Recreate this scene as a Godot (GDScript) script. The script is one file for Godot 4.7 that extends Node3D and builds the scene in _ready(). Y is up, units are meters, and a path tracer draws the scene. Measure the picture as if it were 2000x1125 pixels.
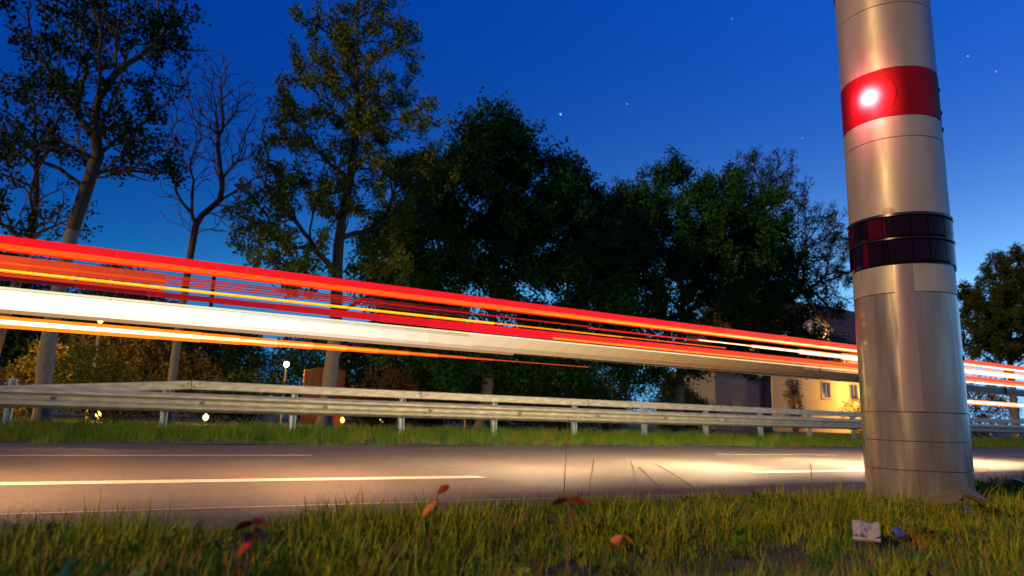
extends Node3D
# Dusk roadside: a round speed-camera column on a grass verge, a road, a guard rail, trees, a house.
# The road runs along +x, away from the camera is -z. Ground level of the road is y = 0.

var rng := RandomNumberGenerator.new()
var taken := {}
var mats := {}

# ------------------------------------------------------------------ mesh collector
class Mb:
	var v := PackedVector3Array()
	var n := PackedVector3Array()
	var uv := PackedVector2Array()
	var c := PackedColorArray()
	var i := PackedInt32Array()
	var col := Color(1, 1, 1)

	func vert(p: Vector3, nn: Vector3, u := Vector2.ZERO) -> int:
		v.append(p); n.append(nn); uv.append(u); c.append(col)
		return v.size() - 1

	func tri(a: Vector3, b: Vector3, d: Vector3) -> void:
		var nn := (d - a).cross(b - a).normalized()
		var k := vert(a, nn, Vector2(0, 0))
		vert(b, nn, Vector2(1, 0)); vert(d, nn, Vector2(0.5, 1))
		i.append_array(PackedInt32Array([k, k + 1, k + 2]))

	func quad(a: Vector3, b: Vector3, d: Vector3, e: Vector3) -> void:   # clockwise seen from the front
		var nn := (d - a).cross(b - a).normalized()
		var k := vert(a, nn, Vector2(0, 0))
		vert(b, nn, Vector2(1, 0)); vert(d, nn, Vector2(1, 1)); vert(e, nn, Vector2(0, 1))
		i.append_array(PackedInt32Array([k, k + 1, k + 2, k, k + 2, k + 3]))

	# a box with chamfered long edges when bevel > 0
	func box(center: Vector3, size: Vector3, basis := Basis(), bevel := 0.0) -> void:
		var h := size * 0.5
		var b := minf(bevel, minf(h.x, minf(h.y, h.z)) * 0.9)
		var signs := [-1.0, 1.0]
		for ax in 3:
			for s in signs:
				var nn := Vector3.ZERO
				nn[ax] = s
				var u := Vector3.ZERO
				u[(ax + 1) % 3] = 1.0
				var w := Vector3.ZERO
				w[(ax + 2) % 3] = 1.0
				var hu: float = h[(ax + 1) % 3] - b
				var hw: float = h[(ax + 2) % 3] - b
				var o: Vector3 = nn * h[ax]
				face(center, basis, [o - u * hu - w * hw, o + u * hu - w * hw, o + u * hu + w * hw, o - u * hu + w * hw], nn)
		if b > 0.0:
			for ax in 3:                        # bevels along the edges that run along axis ax
				var a1 := (ax + 1) % 3
				var a2 := (ax + 2) % 3
				for s1 in signs:
					for s2 in signs:
						var pts := []
						for e in [[-1.0, 0], [1.0, 0], [1.0, 1], [-1.0, 1]]:
							var p := Vector3.ZERO
							p[ax] = e[0] * (h[ax] - b)
							p[a1] = s1 * (h[a1] - (0.0 if e[1] == 0 else b))
							p[a2] = s2 * (h[a2] - (b if e[1] == 0 else 0.0))
							pts.append(p)
						var nn := Vector3.ZERO
						nn[a1] = s1; nn[a2] = s2
						face(center, basis, pts, nn.normalized())
			for sx in signs:
				for sy in signs:
					for sz in signs:
						var s := Vector3(sx, sy, sz)
						var q := Vector3(sx * h.x, sy * h.y, sz * h.z)
						var p1 := q - Vector3(0, sy * b, sz * b)
						var p2 := q - Vector3(sx * b, 0, sz * b)
						var p3 := q - Vector3(sx * b, sy * b, 0)
						var nn2 := basis * s.normalized()
						var k := vert(center + basis * p1, nn2)
						vert(center + basis * p2, nn2); vert(center + basis * p3, nn2)
						if (p3 - p1).cross(p2 - p1).dot(s) > 0.0:
							i.append_array(PackedInt32Array([k, k + 1, k + 2]))
						else:
							i.append_array(PackedInt32Array([k, k + 2, k + 1]))

	func face(center: Vector3, basis: Basis, p: Array, nn: Vector3) -> void:
		var k := v.size()
		var us := [Vector2(0, 0), Vector2(1, 0), Vector2(1, 1), Vector2(0, 1)]
		for j in 4:
			vert(center + basis * p[j], basis * nn, us[j])
		var a: Vector3 = p[0]
		if ((p[2] - a) as Vector3).cross(p[1] - a).dot(nn) > 0.0:
			i.append_array(PackedInt32Array([k, k + 1, k + 2, k, k + 2, k + 3]))
		else:
			i.append_array(PackedInt32Array([k, k + 2, k + 1, k, k + 3, k + 2]))

	# a tapered tube through points
	func tube(p: PackedVector3Array, r: PackedFloat32Array, sides := 6, caps := true) -> void:
		var up := Vector3(0.31, 0.2, 0.93)
		var first := v.size()
		for k in p.size():
			var d := (p[mini(k + 1, p.size() - 1)] - p[maxi(k - 1, 0)]).normalized()
			var a := d.cross(up)
			if a.length() < 0.05:
				a = d.cross(Vector3.RIGHT)
			a = a.normalized()
			var b := a.cross(d).normalized()
			up = b
			for s in sides + 1:
				var t := TAU * s / sides
				var nn := a * cos(t) + b * sin(t)
				vert(p[k] + nn * r[k], nn, Vector2(float(s) / sides, float(k)))
		for k in p.size() - 1:
			for s in sides:
				var q := first + k * (sides + 1) + s
				i.append_array(PackedInt32Array([q, q + 1, q + sides + 1, q + 1, q + sides + 2, q + sides + 1]))
		if caps:
			for e in [0, p.size() - 1]:
				var d2 := (p[e] - p[maxi(e - 1, 0)]) if e > 0 else (p[0] - p[1])
				var mid := vert(p[e], d2.normalized())
				for s in sides:
					var q: int = first + int(e) * (sides + 1) + s
					i.append_array(PackedInt32Array([mid, q, q + 1] if e == 0 else [mid, q + 1, q]))

	# a turned shape round the y axis; prof = [[radius, height], ...] from bottom to top, edges kept sharp
	func lathe(prof: Array, sides := 48, origin := Vector3.ZERO, from := 0.0, to := TAU) -> void:
		for k in prof.size() - 1:
			var a: Array = prof[k]
			var b: Array = prof[k + 1]
			var sl := Vector2(b[1] - a[1], a[0] - b[0]).normalized()
			var first := v.size()
			for s in sides + 1:
				var t := lerpf(from, to, float(s) / sides)
				var d := Vector3(sin(t), 0, cos(t))
				var nn := Vector3(d.x * sl.x, sl.y, d.z * sl.x)
				vert(origin + d * a[0] + Vector3.UP * a[1], nn, Vector2(float(s) / sides, a[1]))
				vert(origin + d * b[0] + Vector3.UP * b[1], nn, Vector2(float(s) / sides, b[1]))
			for s in sides:
				var q := first + s * 2
				i.append_array(PackedInt32Array([q, q + 1, q + 2, q + 1, q + 3, q + 2]))

	# an open profile (y, z) with thickness swept along x
	func sweep_x(prof: PackedVector2Array, x0: float, x1: float, thick: float) -> void:
		for side in [1.0, -1.0]:
			for k in prof.size() - 1:
				var a := prof[k]
				var b := prof[k + 1]
				var d := (b - a).normalized()
				var nn := Vector3(0, -d.y, d.x)
				if nn.z < 0: nn = -nn
				nn *= side
				var off: Vector3 = nn * (thick * 0.5)
				face(Vector3.ZERO, Basis(), [Vector3(x0, a.x, a.y) + off, Vector3(x1, a.x, a.y) + off, Vector3(x1, b.x, b.y) + off, Vector3(x0, b.x, b.y) + off], nn)

	func sphere(center: Vector3, r: Vector3, rings := 8, sides := 12) -> void:
		var first := v.size()
		for a in rings + 1:
			var f := PI * a / rings
			for s in sides + 1:
				var t := TAU * s / sides
				var d := Vector3(sin(f) * sin(t), cos(f), sin(f) * cos(t))
				vert(center + d * r, (d / r).normalized(), Vector2(float(s) / sides, float(a) / rings))
		for a in rings:
			for s in sides:
				var q := first + a * (sides + 1) + s
				i.append_array(PackedInt32Array([q, q + sides + 1, q + 1, q + 1, q + sides + 1, q + sides + 2]))

	func mesh() -> ArrayMesh:
		var arr := []
		arr.resize(Mesh.ARRAY_MAX)
		arr[Mesh.ARRAY_VERTEX] = v; arr[Mesh.ARRAY_NORMAL] = n; arr[Mesh.ARRAY_TEX_UV] = uv
		arr[Mesh.ARRAY_COLOR] = c; arr[Mesh.ARRAY_INDEX] = i
		var m := ArrayMesh.new()
		m.add_surface_from_arrays(Mesh.PRIMITIVE_TRIANGLES, arr)
		return m

# ------------------------------------------------------------------ scene helpers
func numbered(called: String) -> String:
	if not taken.has(called):
		taken[called] = 0
		return called
	taken[called] += 1
	return "%s_%03d" % [called, taken[called]]

func tag(o: Node, label := "", category := "", group := "", kind := "") -> void:
	if label: o.set_meta("label", label)
	if category: o.set_meta("category", category)
	if group: o.set_meta("group", group)
	if kind: o.set_meta("kind", kind)

func thing(called: String, label: String, category: String, at := Vector3.ZERO, group := "", turn := 0.0) -> Node3D:
	var o := Node3D.new()
	o.name = numbered(called)
	add_child(o)
	o.position = at
	o.rotation.y = turn
	tag(o, label, category, group)
	return o

func part(called: String, m: Mesh, mat: Material, parent: Node, at := Vector3.ZERO) -> MeshInstance3D:
	var o := MeshInstance3D.new()
	o.mesh = m
	o.material_override = mat
	o.position = at
	if parent == self:
		o.name = numbered(called)
		add_child(o)
	else:
		o.name = called
		parent.add_child(o, true)
	return o

func struct(called: String, m: Mesh, mat: Material, at := Vector3.ZERO) -> MeshInstance3D:
	var o := part(called, m, mat, self, at)
	o.set_meta("kind", "structure")
	return o

func lin(r: float, g: float, b: float) -> Color:
	return Color(r, g, b).linear_to_srgb()

func plain(r: float, g: float, b: float, rough := 0.7, metal := 0.0) -> StandardMaterial3D:
	var m := StandardMaterial3D.new()
	m.albedo_color = lin(r, g, b)
	m.roughness = rough
	m.metallic = metal
	return m

func lit(r: float, g: float, b: float, energy: float) -> StandardMaterial3D:
	var m := plain(0.06 * r, 0.06 * g, 0.06 * b, 0.5)
	m.emission_enabled = true
	m.emission = lin(r, g, b)
	m.emission_energy_multiplier = energy
	return m

func noise_tex(freq: float, sd: int, lo: Color, hi: Color, size := 512, octaves := 5, kind := FastNoiseLite.TYPE_SIMPLEX_SMOOTH) -> NoiseTexture2D:
	var f := FastNoiseLite.new()
	f.seed = sd
	f.noise_type = kind
	f.frequency = freq
	f.fractal_octaves = octaves
	var t := NoiseTexture2D.new()
	t.width = size; t.height = size
	t.seamless = true
	t.noise = f
	var g := Gradient.new()
	g.set_color(0, lo); g.set_color(1, hi)
	t.color_ramp = g
	return t

func noise_normal(freq: float, sd: int, strength: float, size := 512) -> NoiseTexture2D:
	var f := FastNoiseLite.new()
	f.seed = sd
	f.frequency = freq
	f.fractal_octaves = 4
	var t := NoiseTexture2D.new()
	t.width = size; t.height = size
	t.seamless = true
	t.as_normal_map = true
	t.bump_strength = strength
	t.noise = f
	return t

func textured(lo: Color, hi: Color, freq: float, scale: Vector3, rough: float, metal := 0.0, sd := 1, bump := 0.0) -> StandardMaterial3D:
	var m := StandardMaterial3D.new()
	m.albedo_texture = noise_tex(freq, sd, lo, hi)
	m.uv1_triplanar = true
	m.uv1_world_triplanar = true
	m.uv1_scale = scale
	m.roughness = rough
	m.metallic = metal
	if bump > 0.0:
		m.normal_enabled = true
		m.normal_texture = noise_normal(freq * 1.5, sd + 7, 8.0)
		m.normal_scale = bump
	return m

func leafy(rough := 0.7) -> StandardMaterial3D:
	var m := StandardMaterial3D.new()
	m.vertex_color_use_as_albedo = true
	m.roughness = rough
	m.metallic_specular = 0.22
	m.backlight_enabled = true
	m.backlight = lin(0.06, 0.115, 0.008)
	return m

func rnd(a: float, b: float) -> float:
	return rng.randf_range(a, b)

func rdir() -> Vector3:
	var z := rnd(-1, 1)
	var t := rnd(0, TAU)
	var r := sqrt(1.0 - z * z)
	return Vector3(r * cos(t), z, r * sin(t))

func multi(called: String, m: Mesh, mat: Material, xf: Array, cols: Array, parent: Node) -> MultiMeshInstance3D:
	var mm := MultiMesh.new()
	mm.transform_format = MultiMesh.TRANSFORM_3D
	mm.use_colors = true
	mm.mesh = m
	mm.instance_count = xf.size()
	for k in xf.size():
		mm.set_instance_transform(k, xf[k])
		mm.set_instance_color(k, cols[k])
	var o := MultiMeshInstance3D.new()
	o.multimesh = mm
	o.material_override = mat
	if parent == self:
		o.name = numbered(called)
		add_child(o)
	else:
		o.name = called
		parent.add_child(o, true)
	o.set_meta("kind", "stuff")
	return o

# ------------------------------------------------------------------ plants
func leaf_cluster(count: int, length: float, width: float, spread: float, sd: int) -> ArrayMesh:
	rng.seed = sd
	var b := Mb.new()
	for k in count:
		var o := rdir() * spread * pow(rnd(0.1, 1.0), 0.5)
		var d := (rdir() + o.normalized() * 0.7).normalized()
		var side := d.cross(rdir()).normalized()
		var nn := side.cross(d)
		var l := length * rnd(0.7, 1.2)
		var w := width * rnd(0.8, 1.2)
		var sh := rnd(0.8, 1.2)
		b.col = Color(sh, sh, sh)
		var tip := o + d * l - nn * l * 0.15
		var e1 := o + d * l * 0.45 + side * w * 0.5 + nn * w * 0.15
		var e2 := o + d * l * 0.45 - side * w * 0.5 + nn * w * 0.15
		var mid := o + d * l * 0.5
		b.tri(o, e1, mid); b.tri(e1, tip, mid); b.tri(o, mid, e2); b.tri(mid, tip, e2)
	return b.mesh()

func in_blob(bl: Array, shell: float) -> Vector3:
	var c: Vector3 = bl[0]
	var r: Vector3 = bl[1]
	return c + rdir() * r * pow(rng.randf(), shell)

# A tree grown towards points spread through its crown: every point is joined by a bent twig to the best place
# on what has grown so far, then the thickness of each limb is summed up from the twigs it carries.
func grow_tree(called: String, label: String, base: Vector3, trunk: Array, trunk_r: float, fork: float, blobs: Array, o: Dictionary) -> Node3D:
	rng.seed = o.get("seed", 1)
	var root := thing(called, label, "tree", base, o.get("group", ""))
	var pos := PackedVector3Array()
	var par := PackedInt32Array()
	var dir := PackedVector3Array()
	var way := PackedFloat32Array()
	var leader := Curve3D.new()
	for k in trunk.size():
		var p: Vector3 = trunk[k]
		var t: Vector3 = (trunk[mini(k + 1, trunk.size() - 1)] - trunk[maxi(k - 1, 0)]) * 0.18
		leader.add_point(p, -t, t)
	var steps := int(leader.get_baked_length() / 0.3)
	var trunk_nodes := 0
	for k in steps + 1:
		var p := leader.sample_baked(leader.get_baked_length() * k / steps)
		pos.append(p); par.append(k - 1)
		dir.append((p - pos[maxi(k - 1, 0)]).normalized() if k > 0 else Vector3.UP)
		way.append(maxf(p.y - fork, 0.0))
		if p.y < fork:
			trunk_nodes = k
	var open := trunk_nodes
	var goals := []
	for bl in blobs:
		for k in int(bl[2]):
			goals.append(in_blob(bl, o.get("shell", 0.45)))
	# shuffle, so that the first ones, far apart, become the main limbs
	for k in range(goals.size() - 1, 0, -1):
		var j := rng.randi_range(0, k)
		var sw = goals[k]
		goals[k] = goals[j]
		goals[j] = sw
	var wayw: float = o.get("way", 0.35)
	var rise: float = o.get("rise", 0.2)
	for g: Vector3 in goals:
		var best := -1
		var cost := 1e9
		for q in range(open, pos.size()):
			var dv := g - pos[q]
			var l := dv.length()
			if l + wayw * way[q] > cost: continue
			var turn := dir[q].dot(dv) / maxf(l, 0.001)
			var cst := l * (1.0 + 0.55 * (1.0 - turn)) + wayw * way[q]
			if cst < cost:
				cost = cst; best = q
		var a := pos[best]
		var dv2 := g - a
		var len := dv2.length()
		if len < 0.12: continue
		var nd := dv2 / len
		var c1 := a + (dir[best] * 0.5 + nd * 0.6 + Vector3.UP * rise).normalized() * len * 0.36
		var c2 := g - (nd * 0.8 + Vector3.UP * rise * 1.6).normalized() * len * 0.33
		var n := int(clampf(ceilf(len / 0.33), 1, 16))
		var prev := best
		for k in range(1, n + 1):
			var t := float(k) / n
			var p := a.bezier_interpolate(c1, c2, g, t) + rdir() * 0.03 * minf(len, 1.0)
			dir.append((p - pos[prev]).normalized())
			way.append(way[prev] + (p - pos[prev]).length())
			par.append(prev)
			pos.append(p)
			prev = pos.size() - 1
	# thickness
	var count := pos.size()
	var acc := PackedFloat32Array()
	acc.resize(count)
	var kids := PackedInt32Array()
	kids.resize(count)
	var heavy := PackedInt32Array()
	heavy.resize(count)
	heavy.fill(-1)
	var ex := 2.35
	for q in range(count - 1, -1, -1):
		if kids[q] == 0: acc[q] = 1.0
		var p := par[q]
		if p >= 0:
			acc[p] += acc[q]
			kids[p] += 1
			if heavy[p] < 0 or acc[q] > acc[heavy[p]]:
				heavy[p] = q
	var rad := PackedFloat32Array()
	rad.resize(count)
	var rmin: float = o.get("twig", 0.006)
	var full := pow(acc[open], 1.0 / ex)
	for q in count:
		rad[q] = maxf(rmin, trunk_r * 0.86 * pow(acc[q], 1.0 / ex) / full)
		if q <= open:
			rad[q] = trunk_r * lerpf(1.0, 0.86, float(q) / maxf(open, 1))
			if pos[q].y < 0.5:
				rad[q] *= 1.0 + 0.35 * pow(1.0 - pos[q].y / 0.5, 2.0)
	# meshes: the trunk, then every limb from where it leaves its parent to its tip
	var tm := Mb.new()
	var tp := PackedVector3Array()
	var tr := PackedFloat32Array()
	for q in open + 1:
		tp.append(pos[q]); tr.append(rad[q] * rnd(0.96, 1.05))
	tm.tube(tp, tr, 12)
	part("trunk", tm.mesh(), o.bark, root)
	var bm := Mb.new()
	for q in range(open, count):
		var starts := q == open or heavy[par[q]] != q
		if not starts: continue
		var lp := PackedVector3Array()
		var lr := PackedFloat32Array()
		if par[q] >= 0 and q != open:
			lp.append(pos[par[q]]); lr.append(minf(rad[q] * 1.15, rad[par[q]]))
		var w := q
		while w >= 0:
			lp.append(pos[w]); lr.append(rad[w])
			w = heavy[w]
		if lp.size() < 2: continue
		lr[lr.size() - 1] *= 0.5
		bm.tube(lp, lr, 7 if rad[q] > 0.04 else (5 if rad[q] > 0.015 else 3), false)
	part("branches", bm.mesh(), mats.bark_limb, root)
	# leaves
	var amount: int = o.get("leaves", 0)
	if amount > 0:
		var thin := []
		var thr: float = o.get("leaf_on", 0.02)
		for q in range(open + 1, count):
			if rad[q] < thr: thin.append(q)
		var xf := []
		var cols := []
		var cs: Array = o.colors
		var jit: float = o.get("jitter", 0.22)
		var clump := FastNoiseLite.new()
		clump.seed = o.get("seed", 1)
		clump.frequency = 0.55
		for k in amount:
			var q: int = thin[rng.randi_range(0, thin.size() - 1)]
			var p := pos[q] + rdir() * jit * rnd(0.1, 1.0)
			if clump.get_noise_3dv(p) < o.get("gap", -0.35): continue
			var s: float = o.get("leaf_scale", 1.0) * rnd(0.65, 1.25)
			xf.append(Transform3D(Basis(rdir(), rnd(0, TAU)).scaled(Vector3.ONE * s), p))
			var ca: Color = cs[0]
			cols.append(ca.lerp(cs[1], clampf(rnd(-0.2, 1.0) * 0.7 + 0.3 * (clump.get_noise_3dv(p * 0.7) + 0.5), 0, 1)))
		multi("crown", o.leaf, mats.leaf, xf, cols, root)
	return root

func bush(called: String, label: String, at: Vector3, lumps: Array, amount: int, scale: float, colors: Array, sd: int, category := "bush", group := "") -> Node3D:
	rng.seed = sd
	var root := thing(called, label, category, at, group)
	var sb := Mb.new()
	for k in 9:
		var l: Array = lumps[k % lumps.size()]
		var g := in_blob(l, 0.5)
		var foot := Vector3(rnd(-0.2, 0.2), 0, rnd(-0.2, 0.2))
		var mid := foot.lerp(g, 0.5) + Vector3(0, 0.15, 0) + rdir() * 0.1
		sb.tube(PackedVector3Array([foot, mid, g]), PackedFloat32Array([0.03, 0.018, 0.005]), 5, false)
	part("stems", sb.mesh(), mats.bark_dark, root)
	var xf := []
	var cols := []
	var clump := FastNoiseLite.new()
	clump.seed = sd
	clump.frequency = 0.9
	var total := 0.0
	for l in lumps: total += l[1].x * l[1].y
	for l in lumps:
		for k in int(amount * l[1].x * l[1].y / total):
			var p := in_blob(l, 0.38)
			if p.y < 0.03 or clump.get_noise_3dv(p) < -0.3: continue
			xf.append(Transform3D(Basis(rdir(), rnd(0, TAU)).scaled(Vector3.ONE * scale * rnd(0.6, 1.25)), p))
			cols.append((colors[0] as Color).lerp(colors[1], rng.randf()))
	multi("foliage", mats.cluster, mats.leaf, xf, cols, root)
	return root

func verge_height(x: float, d: float) -> float:
	# the near verge: a low bank that drops to the road
	var w := 0.012 * sin(x * 2.1 + d * 1.3) + 0.009 * sin(x * 5.3 - d * 3.1)
	return (0.155 + w) * (1.0 - smoothstep(2.25, 3.45, d)) - 0.03 * smoothstep(3.3, 3.6, d)

func far_height(x: float, d: float) -> float:
	return 0.05 * smoothstep(11.1, 12.5, d) + 0.015 * sin(x * 1.7 + d)

func grid(x0: float, x1: float, d0: float, d1: float, nx: int, nd: int, f: Callable) -> ArrayMesh:
	var b := Mb.new()
	for a in nd + 1:
		for k in nx + 1:
			var x := lerpf(x0, x1, float(k) / nx)
			var d := lerpf(d0, d1, float(a) / nd)
			var y: float = f.call(x, d)
			var dx: float = f.call(x + 0.05, d) - y
			var dd: float = f.call(x, d + 0.05) - y
			b.vert(Vector3(x, y, -d), Vector3(-dx, 0.05, dd).normalized(), Vector2(x, d))
	for a in nd:
		for k in nx:
			var q := a * (nx + 1) + k
			b.i.append_array(PackedInt32Array([q, q + nx + 1, q + 1, q + 1, q + nx + 1, q + nx + 2]))
	return b.mesh()

func grass_tuft(blades: int, height: float, width: float, spread: float, lean: float, sd: int) -> ArrayMesh:
	rng.seed = sd
	var b := Mb.new()
	for k in blades:
		var t := rnd(0, TAU)
		var out := Vector3(cos(t), 0, sin(t))
		var o := out * spread * sqrt(rng.randf())
		var t2 := t + rnd(-1.2, 1.2)
		var bend := Vector3(cos(t2), 0, sin(t2)) * lean * rnd(0.2, 1.0)
		var h := height * rnd(0.45, 1.1)
		var side := Vector3(-sin(t2 + rnd(-0.8, 0.8)), 0, cos(t2)).normalized()
		var w := width * rnd(0.6, 1.15)
		var sh := rnd(0.75, 1.2)
		b.col = Color(sh * rnd(0.95, 1.2), sh, sh * 0.9)
		var pts := []
		for s in 4:
			var u := s / 3.0
			pts.append(o + Vector3.UP * h * (u - 0.12 * u * u) + bend * h * u * u)
		for s in 2:
			var wa := w * (1.0 - 0.25 * s)
			var wb := w * (1.0 - 0.25 * (s + 1))
			b.quad(pts[s] - side * wa * 0.5, pts[s] + side * wa * 0.5, pts[s + 1] + side * wb * 0.5, pts[s + 1] - side * wb * 0.5)
		b.tri(pts[2] - side * w * 0.25, pts[2] + side * w * 0.25, pts[3])
	return b.mesh()

# ------------------------------------------------------------------ scene
func _ready() -> void:
	# camera: 0.55 m above the road, turned 30.7 degrees from square-on to the road, pitched up, slightly rolled
	var cam := Camera3D.new()
	cam.name = "camera"
	add_child(cam)
	var phi := deg_to_rad(30.7)
	var fwd0 := Vector3(sin(phi), 0, -cos(phi))
	var pitch := atan(250.0 / 1333.0)
	cam.transform = Transform3D(Basis.looking_at(fwd0 * cos(pitch) + Vector3.UP * sin(pitch), Vector3.UP).rotated((fwd0 * cos(pitch) + Vector3.UP * sin(pitch)).normalized(), -0.03), Vector3(0, 0.55, 0))
	cam.fov = 45.75
	cam.near = 0.05
	cam.far = 1500.0
	var att := CameraAttributesPhysical.new()
	att.frustum_focal_length = 28.44
	att.frustum_focus_distance = 4.3
	att.exposure_aperture = 2.8
	cam.attributes = att
	cam.current = true

	# dusk sky: deep blue overhead, paler towards the afterglow low on the right
	var sky_img := Image.create(512, 256, false, Image.FORMAT_RGBF)
	var veil := FastNoiseLite.new()
	veil.seed = 5
	veil.frequency = 1.4
	for yy in 256:
		var el := PI * (0.5 - (yy + 0.5) / 256.0)
		for xx in 512:
			var az := TAU * (xx + 0.5) / 512.0                   # panorama: the left edge looks along -z, +x a quarter in
			var dv := Vector3(sin(az) * cos(el), sin(el), -cos(az) * cos(el))
			var side := 0.5 + 0.5 * cos(az - deg_to_rad(100.0))  # 1 towards the afterglow
			var low := exp(-11.0 * maxf(dv.y - 0.17, 0.0)) * side * side
			var s4 := pow(side, 4.0)
			var c := Color(0.0, 0.040 + 0.066 * s4, 0.315 + 0.34 * s4) + Color(0.40 * side * side, 0.72, 0.85) * low
			var wisp := maxf(0.0, veil.get_noise_3d(dv.x, dv.y * 3.0, dv.z)) * exp(-3.6 * maxf(dv.y, 0.0)) * 0.12
			c = c.lerp(Color(0.10, 0.20, 0.55), wisp)
			sky_img.set_pixel(xx, yy, c)
	var pano := PanoramaSkyMaterial.new()
	pano.panorama = ImageTexture.create_from_image(sky_img)
	var sky := Sky.new()
	sky.sky_material = pano
	var env := Environment.new()
	env.background_mode = Environment.BG_SKY
	env.sky = sky
	env.background_energy_multiplier = 1.0
	env.tonemap_mode = Environment.TONE_MAPPER_LINEAR
	env.tonemap_exposure = 1.0
	env.sdfgi_enabled = true
	env.ssao_enabled = true
	env.ssil_enabled = true
	var we := WorldEnvironment.new()
	we.name = "world_environment"
	we.environment = env
	add_child(we)

	# warm low light along the road from behind the camera on the left
	var sun := DirectionalLight3D.new()
	sun.name = "warm_key_light"
	sun.light_energy = 0.95
	sun.light_color = lin(1.0, 0.60, 0.22)
	sun.light_angular_distance = 1.5
	sun.shadow_enabled = true
	add_child(sun)
	var ta := deg_to_rad(82.0)
	var te := deg_to_rad(20.0)
	sun.look_at_from_position(Vector3.ZERO, Vector3(sin(ta) * cos(te), -sin(te), -cos(ta) * cos(te)))

	make_materials()
	build_ground()
	build_house()
	build_guard_rail()
	build_trees()
	build_bushes()
	build_column()
	build_made_up_trailer()
	build_far_lamps()
	build_yard_lamp()
	build_stars()
	build_grass()
	build_foreground()

func make_materials() -> void:
	mats.leaf = leafy()
	mats.cluster = leaf_cluster(8, 0.105, 0.075, 0.17, 3)
	mats.cluster_fine = leaf_cluster(7, 0.095, 0.07, 0.15, 4)
	mats.bark = textured(lin(0.05, 0.045, 0.035), lin(0.16, 0.14, 0.11), 0.03, Vector3(2.2, 0.7, 2.2), 0.9, 0.0, 11, 1.0)
	mats.bark_lit = textured(lin(0.06, 0.065, 0.05), lin(0.19, 0.19, 0.15), 0.02, Vector3(2.2, 1.2, 2.2), 0.9, 0.0, 12, 0.8)  # lamplight on the lower trunks put into a paler bark colour
	mats.bark_limb = textured(lin(0.022, 0.020, 0.014), lin(0.07, 0.06, 0.042), 0.03, Vector3(2.2, 0.7, 2.2), 0.95, 0.0, 13)  # branches coloured darker than the trunks, as out of the lamplight
	mats.bark_dark = plain(0.03, 0.025, 0.018, 0.9)
	mats.galv = textured(lin(0.24, 0.25, 0.17), lin(0.50, 0.51, 0.36), 0.010, Vector3(0.5, 2.2, 0.5), 0.55, 0.25, 21)
	mats.galv_post = textured(lin(0.30, 0.42, 0.42), lin(0.42, 0.56, 0.55), 0.02, Vector3(1.5, 1.5, 1.5), 0.5, 0.2, 22)  # cyan of the reflected sky put into the post colour
	mats.bolt = plain(0.12, 0.11, 0.10, 0.5, 0.6)
	mats.dark_steel = plain(0.02, 0.02, 0.022, 0.45, 0.4)

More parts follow.
